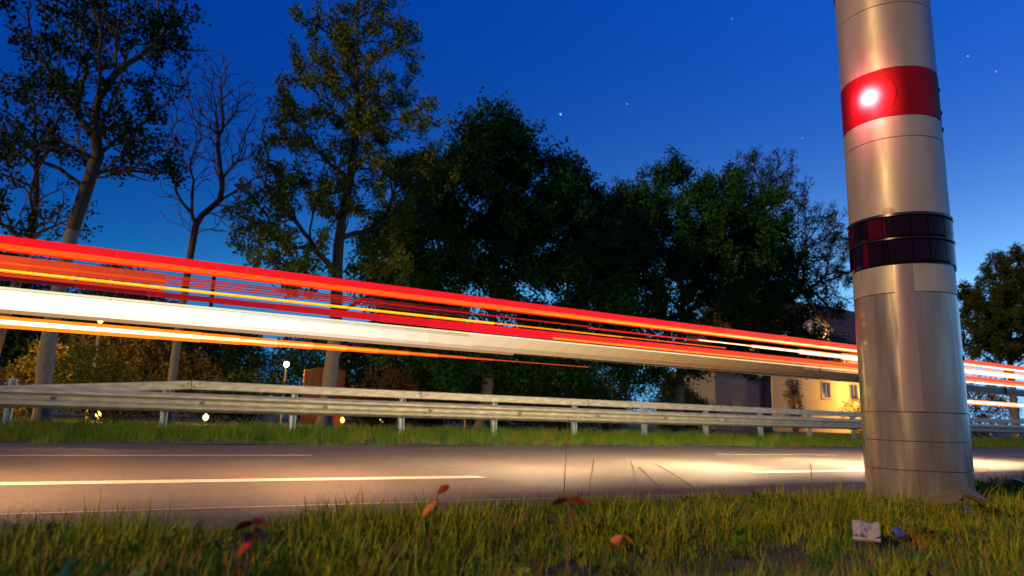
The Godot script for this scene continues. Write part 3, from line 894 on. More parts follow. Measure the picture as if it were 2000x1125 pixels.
func build_column() -> void:
	# dark seams are real 6 mm gaps between the sections; the inner tube closes them
	var at := Vector3(3.797, 0.10, -2.103)
	var col := thing("speed_camera_column", "tall round beige metal speed camera column with red flash band", "speed camera", at)
	var body := StandardMaterial3D.new()
	body.albedo_texture = noise_tex(0.006, 61, lin(0.245, 0.228, 0.19), lin(0.35, 0.33, 0.275), 512, 5)
	body.uv1_triplanar = true
	body.uv1_scale = Vector3(1.6, 0.35, 1.6)
	body.roughness_texture = noise_tex(0.02, 62, Color(0.36, 0.36, 0.36), Color(0.52, 0.52, 0.52), 512, 4)
	body.roughness = 1.0
	body.metallic = 0.25
	body.metallic_specular = 0.5
	var dirt_and_sheen := StandardMaterial3D.new()
	dirt_and_sheen.albedo_texture = noise_tex(0.008, 63, lin(0.125, 0.11, 0.088), lin(0.34, 0.315, 0.26), 512, 5)  # dirt streaks stretched upright, also imitating vertical reflections in the colour
	dirt_and_sheen.uv1_triplanar = true
	dirt_and_sheen.uv1_scale = Vector3(2.2, 0.22, 2.2)
	dirt_and_sheen.roughness_texture = noise_tex(0.02, 64, Color(0.14, 0.14, 0.14), Color(0.38, 0.38, 0.38), 512, 4)
	dirt_and_sheen.roughness = 1.0
	dirt_and_sheen.metallic = 0.45
	var inner := plain(0.02, 0.018, 0.015, 0.8)
	var black := plain(0.006, 0.005, 0.006, 0.06)
	var red := plain(0.17, 0.002, 0.006, 0.55)
	var R := 0.252
	var y0 := at.y
	var core := Mb.new()
	core.lathe([[R - 0.012, 0.0], [R - 0.012, 3.2]], 64)
	part("inner_tube", core.mesh(), inner, col)
	var secs := [["base_section", 0.05, 0.339, dirt_and_sheen], ["base_section", 0.339, 0.484, dirt_and_sheen], ["base_section", 0.484, 0.63, dirt_and_sheen], ["door_section", 0.63, 1.254, dirt_and_sheen], ["body_section", 1.254, 1.406, body], ["body_section", 1.688, 2.120, body], ["body_section", 2.120, 2.245, body], ["body_section", 2.531, 2.928, body], ["body_section", 2.928, 3.16, body]]
	for s in secs:
		var m := Mb.new()
		var a: float = s[1] - y0 + 0.0012
		var b: float = s[2] - y0 - 0.0012
		m.lathe([[R - 0.012, a], [R - 0.0015, a], [R, a + 0.0015], [R, b - 0.0015], [R - 0.0015, b], [R - 0.012, b]], 96)
		part(s[0], m.mesh(), s[3], col)
	# top cap
	var cap := Mb.new()
	cap.lathe([[R - 0.01, 3.16 - y0], [R + 0.008, 3.16 - y0], [R + 0.008, 3.23 - y0], [R - 0.04, 3.28 - y0], [0.0, 3.30 - y0]], 64)
	part("top_cap", cap.mesh(), black, col)
	# red flash window
	var fw := Mb.new()
	fw.lathe([[R - 0.012, 2.246 - y0], [R + 0.001, 2.246 - y0], [R + 0.001, 2.530 - y0], [R - 0.012, 2.530 - y0]], 96)
	red.metallic_specular = 0.25
	part("flash_window", fw.mesh(), red, col)
	# dark sensor window: two rows of curved panes in a black frame
	var sw := Mb.new()
	sw.lathe([[R - 0.012, 1.407 - y0], [R - 0.002, 1.407 - y0], [R - 0.002, 1.687 - y0], [R - 0.012, 1.687 - y0]], 96)
	part("sensor_band", sw.mesh(), black, col)
	var glass := plain(0.008, 0.003, 0.005, 0.05)
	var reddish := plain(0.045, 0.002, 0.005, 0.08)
	glass.metallic_specular = 0.28
	reddish.metallic_specular = 0.28
	var lip := Mb.new()
	lip.lathe([[R - 0.002, 1.543 - y0], [R + 0.012, 1.543 - y0], [R + 0.012, 1.551 - y0], [R - 0.002, 1.551 - y0]], 96)
	lip.lathe([[R - 0.002, 1.672 - y0], [R + 0.012, 1.672 - y0], [R + 0.012, 1.686 - y0], [R - 0.002, 1.686 - y0]], 96)
	part("sensor_frame", lip.mesh(), plain(0.03, 0.028, 0.03, 0.25, 0.5), col)
	var face := atan2(-3.797, 2.103)               # towards the camera, as an angle round the column
	var cuts := [-1.45, -1.05, -0.78, -0.62, -0.30, -0.22, 0.22, 0.55, 0.95, 1.4, 2.2, 3.0, 3.9, 4.83]
	for k in cuts.size() - 1:
		for row in 2:
			var m := Mb.new()
			var a2: float = face + cuts[k] + 0.008
			var b2: float = face + cuts[k + 1] - 0.008
			var lo := (1.412 if row == 0 else 1.554) - y0
			var hi := (1.541 if row == 0 else 1.669) - y0
			m.lathe([[R - 0.002, lo], [R + 0.006, lo + 0.003], [R + 0.008, lo + 0.012], [R + 0.008, hi - 0.012], [R + 0.006, hi - 0.003], [R - 0.002, hi]], 10, Vector3.ZERO, a2, b2)
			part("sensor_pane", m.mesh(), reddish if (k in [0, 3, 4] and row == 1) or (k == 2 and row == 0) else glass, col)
	# a pinkish vertical strip, slightly proud, and a small round sensor eye above the dark band
	var door := Mb.new()
	door.lathe([[R - 0.002, 0.635 - y0], [R + 0.0022, 0.635 - y0], [R + 0.0022, 1.402 - y0], [R - 0.002, 1.402 - y0]], 14, Vector3.ZERO, face - 0.16, face + 0.20)
	part("proud_strip", door.mesh(), textured(lin(0.24, 0.185, 0.15), lin(0.36, 0.29, 0.24), 0.01, Vector3(2, 0.3, 2), 0.22, 0.45, 65), col)
	var base_seam := Mb.new()
	base_seam.lathe([[R - 0.001, 0.0], [R + 0.001, 0.0], [R + 0.001, 0.236], [R - 0.001, 0.236]], 2, Vector3.ZERO, face + 0.02, face + 0.026)
	part("base_seam", base_seam.mesh(), inner, col)
	var eye := Mb.new()
	var ed := Vector3(sin(face - 0.16), 0, cos(face - 0.16))
	for k in 10:
		var a3 := PI * k / 10.0
		var b3 := PI * (k + 1) / 10.0
		var rr := 0.034
		var pa := face - 0.16 - cos(a3) * rr / R
		var pb := face - 0.16 - cos(b3) * rr / R
		var o := Vector3(sin(face - 0.16) * (R + 0.004), 1.690 - y0, cos(face - 0.16) * (R + 0.004))
		eye.tri(o, Vector3(sin(pa) * (R + 0.003), 1.690 - y0 + sin(a3) * rr, cos(pa) * (R + 0.003)), Vector3(sin(pb) * (R + 0.003), 1.690 - y0 + sin(b3) * rr, cos(pb) * (R + 0.003)))
	part("sensor_eye", eye.mesh(), plain(0.25, 0.17, 0.14, 0.4), col)
	# hinge knuckles and locks down the right-hand side
	for y in [0.92, 1.25, 1.40, 1.60, 2.20, 2.30, 2.44]:
		var hg := Mb.new()
		var d := Vector3(sin(face + 1.42), 0, cos(face + 1.42))
		var o: Vector3 = d * (R + 0.001) + Vector3.UP * (y - y0)
		hg.tube(PackedVector3Array([o - Vector3.UP * 0.014, o + Vector3.UP * 0.014]), PackedFloat32Array([0.005, 0.005]), 8)
		hg.sphere(o + d * 0.005, Vector3(0.004, 0.003, 0.004), 6, 8)
		part("hinge", hg.mesh(), plain(0.08, 0.08, 0.085, 0.35, 0.7), col)
	# the flash lamp, fired: a small frosted dome set in the red window, with its light
	var fa := face - 0.385
	var fd := Vector3(sin(fa), 0, cos(fa))
	# its lens, curved with the column: glow painted as emission that fades to the rim
	var lens := Mb.new()
	var lr := 0.137
	for a in 13:
		for c in 41:
			var q := lr * a / 12.0
			var t := TAU * c / 40.0
			var off := fa + q * cos(t) / R
			var dd := Vector3(sin(off), 0, cos(off))
			lens.vert(dd * (R + 0.0018) + Vector3.UP * (2.384 - y0 + q * sin(t)), dd, Vector2(0.5 + 0.5 * cos(t) * a / 12.0, 0.5 + 0.5 * sin(t) * a / 12.0))
	for a in 12:
		for c in 40:
			var q := a * 41 + c
			lens.i.append_array(PackedInt32Array([q, q + 1, q + 41, q + 1, q + 42, q + 41]))
	var lens_m := plain(0.17, 0.002, 0.006, 0.55)
	lens_m.metallic_specular = 0.25
	var gt := GradientTexture2D.new()
	gt.width = 256; gt.height = 256
	gt.fill = GradientTexture2D.FILL_RADIAL
	gt.fill_from = Vector2(0.5, 0.5)
	gt.fill_to = Vector2(1.0, 0.5)
	gt.gradient = Gradient.new()
	gt.gradient.offsets = PackedFloat32Array([0.0, 0.17, 0.30, 0.44, 0.60, 0.80, 1.0])
	gt.gradient.colors = PackedColorArray([Color(1, 1, 1), Color(1, 0.96, 0.96), Color(0.86, 0.60, 0.62), Color(0.70, 0.34, 0.38), Color(0.50, 0.13, 0.17), Color(0.24, 0.02, 0.03), Color(0, 0, 0)])
	lens_m.emission_enabled = true
	lens_m.emission = Color.WHITE
	lens_m.emission_operator = BaseMaterial3D.EMISSION_OP_MULTIPLY
	lens_m.emission_texture = gt
	lens_m.emission_energy_multiplier = 3.0
	part("flash_lamp_glow", lens.mesh(), lens_m, col)
	var lamp := Mb.new()
	lamp.sphere(Vector3.ZERO, Vector3(0.016, 0.016, 0.006), 8, 20)
	var lo2 := part("flash_lamp", lamp.mesh(), lit(1.0, 0.92, 0.92, 4.0), col, fd * (R + 0.006) + Vector3.UP * (2.384 - y0))
	lo2.rotation.y = fa
	var fl := OmniLight3D.new()
	fl.name = "flash_light"
	fl.light_color = lin(1.0, 0.16, 0.20)
	fl.light_energy = 0.42
	fl.light_size = 0.02
	fl.omni_range = 12.0
	fl.omni_attenuation = 2.0
	fl.shadow_enabled = true
	col.add_child(fl)
	fl.position = fd * (R + 0.085) + Vector3.UP * (2.372 - y0)

func H(h: float) -> float:
	return 0.55 + (h - 0.55) * 1.18

func streak_bar(parent: Node, called: String, t0: float, t1: float, lo: float, hi: float, mat: Material, core: Material, core_lo := 0.0, core_hi := 0.0) -> void:
	# one glowing bar of an imitated light streak, with a brighter core
	var b := Mb.new()
	var x0 := t0 * 1.18
	var x1 := t1 * 1.18
	b.box(Vector3((x0 + x1) * 0.5, (H(lo) + H(hi)) * 0.5, 0.0), Vector3(x1 - x0 - 0.001, H(hi) - H(lo), 0.03), Basis(), 0.003)
	var o := part(called, b.mesh(), mat, parent)
	if core:
		var c := Mb.new()
		c.box(Vector3((x0 + x1) * 0.5, (H(core_lo) + H(core_hi)) * 0.5, 0.016), Vector3(x1 - x0 - 0.001, H(core_hi) - H(core_lo), 0.012), Basis(), 0.004)
		part("streak_core", c.mesh(), core, o)

func build_made_up_trailer() -> void:
	# made-up trailer, there only to hold glowing bars in place of passing light streaks
	var tr := thing("made_up_trailer", "made-up slim beam trailer carrying glowing bars that imitate passing light streaks", "trailer", Vector3(0, 0, -5.9))
	var steel: Material = mats.dark_steel
	var sp := Mb.new()
	sp.box(Vector3(7.9, 1.235, -0.12), Vector3(25.2, 0.11, 0.16), Basis(), 0.01)
	part("spine_beam", sp.mesh(), steel, tr)
	var stk := Mb.new()
	stk.box(Vector3(0, 1.45, 0), Vector3(0.028, 0.50, 0.022), Basis(), 0.004)
	var stake := stk.mesh()
	for k in range(-2, 8):
		part("stake", stake, steel, tr, Vector3(k * 2.6 + 0.7, 0, -0.03))
	# axles and wheels beyond the right edge, landing legs beyond the left edge
	for x in [18.2, 19.4]:
		var ax := Mb.new()
		ax.tube(PackedVector3Array([Vector3(x, 0.47, -0.85), Vector3(x, 0.47, 0.6)]), PackedFloat32Array([0.06, 0.06]), 10)
		ax.box(Vector3(x, 0.85, -0.12), Vector3(0.14, 0.66, 0.14), Basis(), 0.01)
		part("axle", ax.mesh(), steel, tr)
		for z in [-0.85, 0.6]:
			var ty := Mb.new()
			var ring := [[0.27, -0.12], [0.42, -0.13], [0.46, -0.10], [0.47, 0.0], [0.46, 0.10], [0.42, 0.13], [0.27, 0.12]]
			ty.lathe(ring, 32)
			var w := part("wheel", ty.mesh(), plain(0.015, 0.015, 0.016, 0.8), tr, Vector3(x, 0.47, z))
			w.rotation.x = PI / 2
			var rm := Mb.new()
			rm.lathe([[0.0, -0.06], [0.12, -0.07], [0.16, -0.03], [0.27, -0.11], [0.27, 0.11], [0.16, 0.03], [0.12, 0.07], [0.0, 0.06]], 24)
			part("rim", rm.mesh(), plain(0.35, 0.35, 0.36, 0.35, 0.8), w)
	for z in [-0.55, 0.3]:
		var lg := Mb.new()
		lg.box(Vector3(-3.2, 0.62, z), Vector3(0.1, 1.12, 0.1), Basis(), 0.01)
		lg.box(Vector3(-3.2, 0.03, z), Vector3(0.26, 0.06, 0.22), Basis(), 0.01)
		part("landing_leg", lg.mesh(), steel, tr)
	var lx := Mb.new()
	lx.box(Vector3(-3.2, 1.1, -0.125), Vector3(0.09, 0.09, 0.74))
	part("leg_bar", lx.mesh(), steel, tr)
	# glowing bars imitating light streaks; x values are along the beam from left to right
	var red := lit(1.0, 0.006, 0.006, 0.95)
	var red_low := lit(1.0, 0.003, 0.01, 0.55)
	var orange := lit(1.0, 0.09, 0.0, 1.5)
	var amber := lit(1.0, 0.22, 0.0, 1.6)
	var yellow := lit(1.0, 0.50, 0.02, 1.7)
	var hot := lit(1.0, 0.93, 0.74, 2.2)
	var rust := lit(1.0, 0.05, 0.005, 0.75)
	var tt := -3.2
	while tt < 13.4:                                    # top red bar with an orange tube along its lower edge
		var w2 := clampf((tt - 1.0) / 7.0, 0.0, 1.0)
		streak_bar(tr, "red_streak", tt, tt + 0.8, 1.432, 1.527, lit(1.0, 0.006 + 0.13 * maxf(0.0, w2 - 0.4), 0.004, 0.95), lit(1.0, 0.085 + 0.16 * w2, 0.0, 1.35 + 0.3 * w2), 1.438, 1.474 - 0.006 * w2)
		if tt > 2.6:
			var w3 := clampf((tt - 2.6) / 5.5, 0.0, 1.0)
			streak_bar(tr, "bright_streak", tt, tt + 0.8, 1.446 - 0.004 * w3, 1.449 + 0.016 * w3, lit(1.0, lerpf(0.25, 0.88, w3), lerpf(0.0, 0.5, w3 * w3), 1.5 + 0.7 * w3), null)
			tr.get_child(tr.get_child_count() - 1).position.z = 0.018
		tt += 0.8
	tt = -3.2
	while tt < 2.6:                                     # thin orange streaks on the left, fewer and dimmer to the right
		var e2 := clampf(1.0 - (tt + 1.0) / 3.4, 0.05, 1.0)
		if tt < 0.2:
			streak_bar(tr, "orange_streak", tt, tt + 0.25, 1.328 + 0.02 * (1.0 - e2), 1.408, lit(1.0, 0.035 + 0.045 * e2, 0.004, 0.85 * e2), lit(1.0, 0.11, 0.005, 1.05 * e2), 1.352, 1.366)
			streak_bar(tr, "orange_streak", tt, tt + 0.25, 1.275 + 0.014 * (1.0 - e2), 1.298, lit(1.0, 0.05, 0.004, 0.8 * e2), null)
		elif tt < 2.4:
			for hh in [1.398, 1.384, 1.366, 1.349]:
				streak_bar(tr, "orange_streak", tt, tt + 0.25, hh - 0.004, hh + 0.004, lit(1.0, 0.05, 0.01, 0.85 * e2), null)
		streak_bar(tr, "yellow_streak", tt, tt + 0.25, 1.306, 1.324, amber, yellow, 1.310, 1.320)
		tt += 0.25
	streak_bar(tr, "amber_streak", 2.8, 4.2, 1.313, 1.322, amber, null)
	streak_bar(tr, "amber_streak", 4.2, 5.6, 1.316, 1.322, orange, null)
	streak_bar(tr, "red_streak", 1.0, 3.8, 1.375, 1.384, red_low, null)
	streak_bar(tr, "red_streak", 3.8, 5.4, 1.362, 1.372, red, null)
	tt = -0.6
	while tt < 13.0:                                    # lower red bar, faint at its left end
		var e3 := clampf((tt + 0.8) / 3.4, 0.04, 1.0)
		streak_bar(tr, "red_streak", tt, tt + 0.4, 1.228 + 0.03 * (1.0 - e3), 1.295 - 0.015 * (1.0 - e3), lit(1.0, 0.004 + 0.09 * clampf((tt - 3.0) / 4.5, 0.0, 1.0), 0.008, 0.95 * e3), amber if tt > 3 else null, 1.232, 1.247)
		tt += 0.4
	tt = 5.2
	while tt < 13.2:                                    # bright wedge of white and amber on the right
		var g := clampf((tt - 5.2) / 2.6, 0.12, 1.0)
		streak_bar(tr, "white_streak", tt, tt + 0.8, 1.375 - 0.05 * g, 1.375 + 0.035 * g, amber, hot, 1.37 - 0.036 * g, 1.37 + 0.02 * g)
		tt += 0.8
	tt = -3.2
	var tone := Gradient.new()                           # streak colour along the strip, linear values
	tone.offsets = PackedFloat32Array([0.0, 0.36, 0.50, 0.61, 0.73, 0.86, 1.0])
	tone.colors = PackedColorArray([Color(2.2, 2.1, 1.95), Color(1.5, 1.36, 1.14), Color(0.95, 0.74, 0.46), Color(0.70, 0.45, 0.20), Color(0.44, 0.23, 0.07), Color(0.20, 0.09, 0.02), Color(0.05, 0.028, 0.010)])
	while tt < 8.0:                                     # the broad white streak, its fade to the right set bar by bar
		var c := tone.sample((tt + 3.4) / 11.2)
		var one := lit(1.0, c.g / c.r, c.b / c.r, c.r)
		var dt := 0.2 if tt > 0.6 else 0.4
		var soft := lit(1.0, c.g / c.r * 0.95, c.b / c.r * 0.88, c.r * 0.72)
		if tt < 2.4:
			streak_bar(tr, "white_streak", tt, tt + dt, 1.085, 1.2, soft, one, 1.108, 1.18)
		else:                                           # beyond, slender bars set wider apart to thin the streak
			var g2 := clampf((tt - 2.4) / 5.6, 0.0, 1.0)
			for k in 6:
				var hh := lerpf(1.086 + 0.022 * g2, 1.192, k / 5.0)
				var hw := lerpf(0.0100, 0.0035, g2)
				var sh := dt * k / 6.0
				streak_bar(tr, "white_streak", tt - (0.0 if tt < 2.5 else dt - sh), tt + sh, hh - hw, hh + hw, one if k > 1 else soft, null)
		streak_bar(tr, "cream_streak", tt, tt + dt, 1.205, 1.217, lit(1.0, 0.88, 0.52, 0.95), null)
		if tt < 3.0:
			streak_bar(tr, "peach_streak", tt, tt + dt, 1.062, 1.083, lit(1.0, 0.50, 0.22, 0.5 * minf(c.r, 1.0)), null)
		tt += dt
	while tt < 13.2:
		streak_bar(tr, "cream_streak", tt, tt + 1.3, 1.205, 1.217, hot, null)
		tt += 1.3
	tt = -3.2
	while tt < 3.6:                                     # amber streak bars hung under the beam, slimmer to the right
		var s := 1.0 - clampf((tt - 0.2) / 2.9, 0.0, 0.93)
		var g3 := clampf((tt + 0.2) / 2.6, 0.0, 1.0)
		streak_bar(tr, "amber_streak", tt, tt + 0.25, 1.008 - 0.034 * s, 1.008 + 0.034 * s, lit(1.0, 0.06 + 0.16 * s, 0.0, 0.35 + 1.2 * s), lit(1.0, lerpf(0.93, 0.12, g3), lerpf(0.66, 0.0, minf(1.0, g3 * 1.6)), 2.2 - 1.3 * g3), 1.008 - 0.013 * s, 1.008 + 0.013 * s)
		tt += 0.25
	tt = 9.8
	while tt < 13.0:
		streak_bar(tr, "amber_streak", tt, tt + 1.1, 0.90, 0.965, amber, hot, 0.918, 0.95)
		tt += 1.1
	# lamps added to the made-up trailer only to wash the road with light
	for q in [[-0.6, 13.0], [1.8, 14.0], [4.2, 34.0], [6.8, 72.0], [10.0, 88.0], [13.6, 84.0]]:
		var hs := Mb.new()
		hs.box(Vector3(0, 0, 0), Vector3(0.5, 0.05, 0.14), Basis(), 0.01)
		var wl := part("added_road_lamp", hs.mesh(), steel, tr, Vector3(q[0], 1.285, -0.31))
		var gl := Mb.new()
		gl.box(Vector3(0, -0.029, 0), Vector3(0.46, 0.008, 0.11))
		part("lamp_glass", gl.mesh(), lit(1.0, 0.62, 0.3, 0.12), wl)
		var al := AreaLight3D.new()
		al.name = "added_road_light"
		al.area_size = Vector2(0.46, 0.11)
		al.light_color = lin(1.0, 0.50, 0.22) if q[1] < 16.0 else lin(1.0, 0.68, 0.38)
		al.light_energy = q[1]
		al.shadow_enabled = true
		wl.add_child(al, true)
		al.position = Vector3(0, -0.045, 0)
		al.rotation = Vector3(-PI / 2 if q[1] < 16.0 else deg_to_rad(-58.0), 0, 0)

func omni(parent: Node, at: Vector3, c: Color, e: float, size := 0.06) -> void:
	var l := OmniLight3D.new()
	l.name = "lamp_light"
	l.light_color = c
	l.light_energy = e
	l.light_size = size
	l.omni_range = 60.0
	l.omni_attenuation = 2.0
	l.shadow_enabled = true
	parent.add_child(l, true)
	l.position = at

func build_far_lamps() -> void:
	var pole_m := plain(0.22, 0.20, 0.16, 0.5, 0.4)
	for q in [[Vector3(-0.19, 0, -24), 3.05, Color(1.0, 0.72, 0.30), 14.0, "slim lamp post with round glowing head left of bare tree"], [Vector3(5.4, 0, -24), 2.05, Color(1.0, 0.85, 0.55), 8.0, "short lamp post with brilliant white head before board fence"], [Vector3(12.58, 0, -24.5), 2.8, Color(1.0, 0.62, 0.15), 2.0, "lamp post with small amber head under broad dense tree"]]:
		var t := thing("lamp_post", q[4], "lamp post", q[0], "garden lamp posts beyond the guard rail")
		var p := Mb.new()
		p.tube(PackedVector3Array([Vector3.ZERO, Vector3(0, q[1] - 0.1, 0)]), PackedFloat32Array([0.045, 0.035]), 10)
		part("pole", p.mesh(), pole_m, t)
		var hd := Mb.new()
		hd.sphere(Vector3.ZERO, Vector3(0.085, 0.10, 0.085) * (1.0 if q[3] > 3.0 else 0.8), 10, 14)
		part("lamp_head", hd.mesh(), lit(q[2].r, q[2].g, q[2].b, 4.0), t, Vector3(0, q[1], 0))
		var cp := Mb.new()
		cp.lathe([[0.10, q[1] + 0.08], [0.08, q[1] + 0.12], [0.0, q[1] + 0.14]], 14)
		part("lamp_cap", cp.mesh(), pole_m, t)
		omni(t, Vector3(0, q[1], 0), q[2], q[3])
	for q in [[Vector3(11.06, 0.05, -24), Color(1, 0.95, 0.85), 0.25, "low white garden light behind guard rail, right of a pair"], [Vector3(8.93, 0.05, -24), Color(1, 0.93, 0.7), 0.25, "low white garden light behind guard rail, left of a pair"], [Vector3(7.3, 0.05, -23.4), Color(1, 0.55, 0.12), 0.5, "low orange garden light beside tall centre-left tree trunk"], [Vector3(2.87, 0.05, -22.6), Color(1, 0.85, 0.55), 1.1, "added low warm light for a lit bush near bare tree"], [Vector3(0.1, 0.05, -22.9), Color(1, 0.68, 0.2), 3.0, "added low yellow light for a lit bush near pale trunk"], [Vector3(-2.0, 0.05, -19.0), Color(1, 0.62, 0.15), 4.0, "added low yellow light for the golden bush at left edge"]]:  # the last three are added to light the bushes at left
		var t := thing("garden_light", q[3], "garden light", q[0], "low garden lights beyond the guard rail")
		var p := Mb.new()
		p.lathe([[0.05, 0.0], [0.05, 0.10]], 12)
		part("base", p.mesh(), pole_m, t)
		var hd := Mb.new()
		hd.sphere(Vector3.ZERO, Vector3(0.075, 0.10, 0.075), 8, 12)
		part("lamp_head", hd.mesh(), lit(q[1].r, q[1].g, q[1].b, 4.0), t, Vector3(0, 0.2, 0))
		omni(t, Vector3(0, 0.2, 0), q[1], q[2])
	var wl := thing("wall_lamp", "small glowing lamp on white gable of yellow house", "wall lamp", Vector3(46.1, 7.15, -31.5))
	var ar := Mb.new()
	ar.box(Vector3(0, 0, -0.12), Vector3(0.08, 0.08, 0.24), Basis(), 0.01)
	part("bracket", ar.mesh(), pole_m, wl)
	var gb := Mb.new()
	gb.sphere(Vector3.ZERO, Vector3(0.12, 0.12, 0.12), 8, 12)
	part("lamp_head", gb.mesh(), lit(1.0, 0.85, 0.5, 4.0), wl, Vector3(0, 0, 0.1))
	omni(wl, Vector3(0, 0, 0.1), Color(1.0, 0.8, 0.55), 1.6, 0.1)

func build_yard_lamp() -> void:
	# the lamp that lights the house front: its orange glow shows through the garden bush
	var t := thing("yard_lamp", "orange glowing yard lamp half hidden in bush before yellow house", "yard lamp", Vector3(49.3, 0, -29.3))
	var p := Mb.new()
	p.tube(PackedVector3Array([Vector3.ZERO, Vector3(0, 2.7, 0)]), PackedFloat32Array([0.05, 0.04]), 10)
	part("pole", p.mesh(), plain(0.1, 0.09, 0.08, 0.5), t)
	var hd := Mb.new()
	hd.sphere(Vector3.ZERO, Vector3(0.17, 0.2, 0.17), 8, 12)
	part("lamp_head", hd.mesh(), lit(1.0, 0.5, 0.15, 3.0), t, Vector3(0, 2.85, 0))
	omni(t, Vector3(0, 2.85, 0), Color(1.0, 0.74, 0.36), 46.0)

func build_stars() -> void:
	for q in [[Vector3(257.3, 211.6, -373.2), 0.7, "brightest white star above jagged dark tree"], [Vector3(292.6, 217.0, -342.9), 0.38, "faint star right of the brightest star"], [Vector3(325.6, 259.5, -277.4), 0.3, "faint star high near top edge left of column"], [Vector3(413.4, 215.7, -181.1), 0.4, "faint star right of column, upper of two"], [Vector3(423.0, 204.6, -171.6), 0.34, "faint star right of column, lower of two"], [Vector3(378.8, 186.6, -268.2), 0.3, "faint star close to column left side"]]:
		var m := Mb.new()
		m.sphere(Vector3.ZERO, Vector3.ONE * q[1], 6, 8)
		var o := part("star", m.mesh(), lit(0.75, 0.85, 1.0, 1.6 if q[1] > 0.7 else 0.8), self, q[0])
		tag(o, q[2], "star", "stars in the dusk sky")

func build_grass() -> void:
	var gm := leafy(0.65)
	var cam_at := Vector3(0, 0, 0)
	var near_mesh := [grass_tuft(10, 0.105, 0.0045, 0.04, 0.6, 301), grass_tuft(9, 0.13, 0.004, 0.045, 0.8, 302), grass_tuft(11, 0.085, 0.005, 0.04, 0.7, 303)]
	rng.seed = 310
	var cl := FastNoiseLite.new()
	cl.seed = 9
	cl.frequency = 1.1
	for k in 3:
		var xf := []
		var cols := []
		for j in 6200:
			var x := rnd(-1.6, 7.6)
			var d := rnd(0.25, 3.35)
			var dist := Vector2(x, d).length()
			if dist < 0.75 or Vector2(x - 3.797, d - 2.103).length() < 0.26: continue
			var cn := cl.get_noise_2d(x, d)
			var s := rnd(0.6, 1.3) * (0.92 + 0.75 * cn) * lerpf(1.0, 0.55, smoothstep(2.5, 3.3, d))
			s *= lerpf(1.0, 0.8, smoothstep(0.3, 2.5, x) * (1.0 - smoothstep(1.4, 2.0, d)))
			if s < 0.25: continue
			xf.append(Transform3D(Basis(Vector3.UP, rnd(0, TAU)).rotated(Vector3(rnd(-1, 1), 0, rnd(-1, 1)).normalized(), rnd(0, 0.25)).scaled(Vector3(s, s, s)), Vector3(x, verge_height(x, d) - 0.006, -d)))
			var c := Color(0.045, 0.140, 0.005).lerp(Color(0.27, 0.30, 0.012), clampf(0.45 + cn + rnd(-0.5, 0.5), 0, 1))
			if rng.randf() < 0.14: c = Color(0.30, 0.16, 0.025).lerp(Color(0.20, 0.12, 0.05), rng.randf())
			cols.append(c)
		var o := multi("verge_grass", near_mesh[k], gm, xf, cols, self)
		tag(o, "", "grass")
		o.set_meta("label", ["short green grass covering the near verge", "long thin grass blades on the near verge", "broad low grass blades on the near verge"][k])
	# low rosettes of broad leaves between the blades
	rng.seed = 320
	var rb := Mb.new()
	for k in 7:
		var t := TAU * k / 7.0 + rnd(-0.3, 0.3)
		var out := Vector3(cos(t), 0, sin(t))
		var sd := Vector3(-sin(t), 0, cos(t))
		var l := rnd(0.035, 0.06)
		var up := Vector3.UP * rnd(0.02, 0.05)
		rb.col = Color.WHITE * rnd(0.7, 1.2)
		var m1 := out * l * 0.55 + up
		var tip := out * l + up * 0.7
		rb.tri(Vector3.ZERO, m1 + sd * l * 0.25 + Vector3.UP * 0.004, m1)
		rb.tri(m1 + sd * l * 0.25 + Vector3.UP * 0.004, tip, m1)
		rb.tri(Vector3.ZERO, m1, m1 - sd * l * 0.25 + Vector3.UP * 0.004)
		rb.tri(m1, tip, m1 - sd * l * 0.25 + Vector3.UP * 0.004)
	var rxf := []
	var rcol := []
	for j in 1500:
		var x := rnd(-1.2, 6.5)
		var d := rnd(0.7, 2.7)
		if cl.get_noise_2d(x + 9.0, d) < 0.0 or Vector2(x, d).length() < 0.9 or Vector2(x - 3.797, d - 2.103).length() < 0.28: continue
		rxf.append(Transform3D(Basis(Vector3.UP, rnd(0, TAU)).scaled(Vector3.ONE * rnd(0.35, 0.75)), Vector3(x, verge_height(x, d) + rnd(0.0, 0.04), -d)))
		rcol.append(Color(0.05, 0.13, 0.008).lerp(Color(0.16, 0.18, 0.012), rng.randf()) if rng.randf() > 0.04 else Color(0.22, 0.09, 0.02))
	var ro := multi("verge_weeds", rb.mesh(), gm, rxf, rcol, self)
	tag(ro, "low broad-leaved weeds mixed into the near verge grass", "weeds")
	var far_mesh := [grass_tuft(12, 0.24, 0.011, 0.10, 0.5, 304), grass_tuft(10, 0.31, 0.010, 0.10, 0.6, 305)]
	for k in 2:
		var xf := []
		var cols := []
		for j in 7000:
			var x := -6.0 + 66.0 * pow(rng.randf(), 1.7)
			var d := rnd(11.2, 16.5)
			var s := rnd(0.4, 1.1) * lerpf(0.6, 1.0, smoothstep(11.2, 12.2, d)) * (1.0 + 0.6 * cl.get_noise_2d(x * 0.6, d * 0.6))
			xf.append(Transform3D(Basis(Vector3.UP, rnd(0, TAU)).scaled(Vector3(s * 1.2, s, s * 1.2)), Vector3(x, far_height(x, d) - 0.01, -d)))
			cols.append(Color(0.022, 0.080, 0.005).lerp(Color(0.10, 0.18, 0.010), clampf(rng.randf() * 0.7 + 0.5 * cl.get_noise_2d(x * 0.9, d * 0.9) + 0.15, 0, 1)) if rng.randf() > 0.08 else Color(0.16, 0.11, 0.03))
		var o := multi("far_grass", far_mesh[k], gm, xf, cols, self)
		tag(o, ["uneven green grass strip under the guard rail", "taller green grass tufts under the guard rail"][k], "grass")

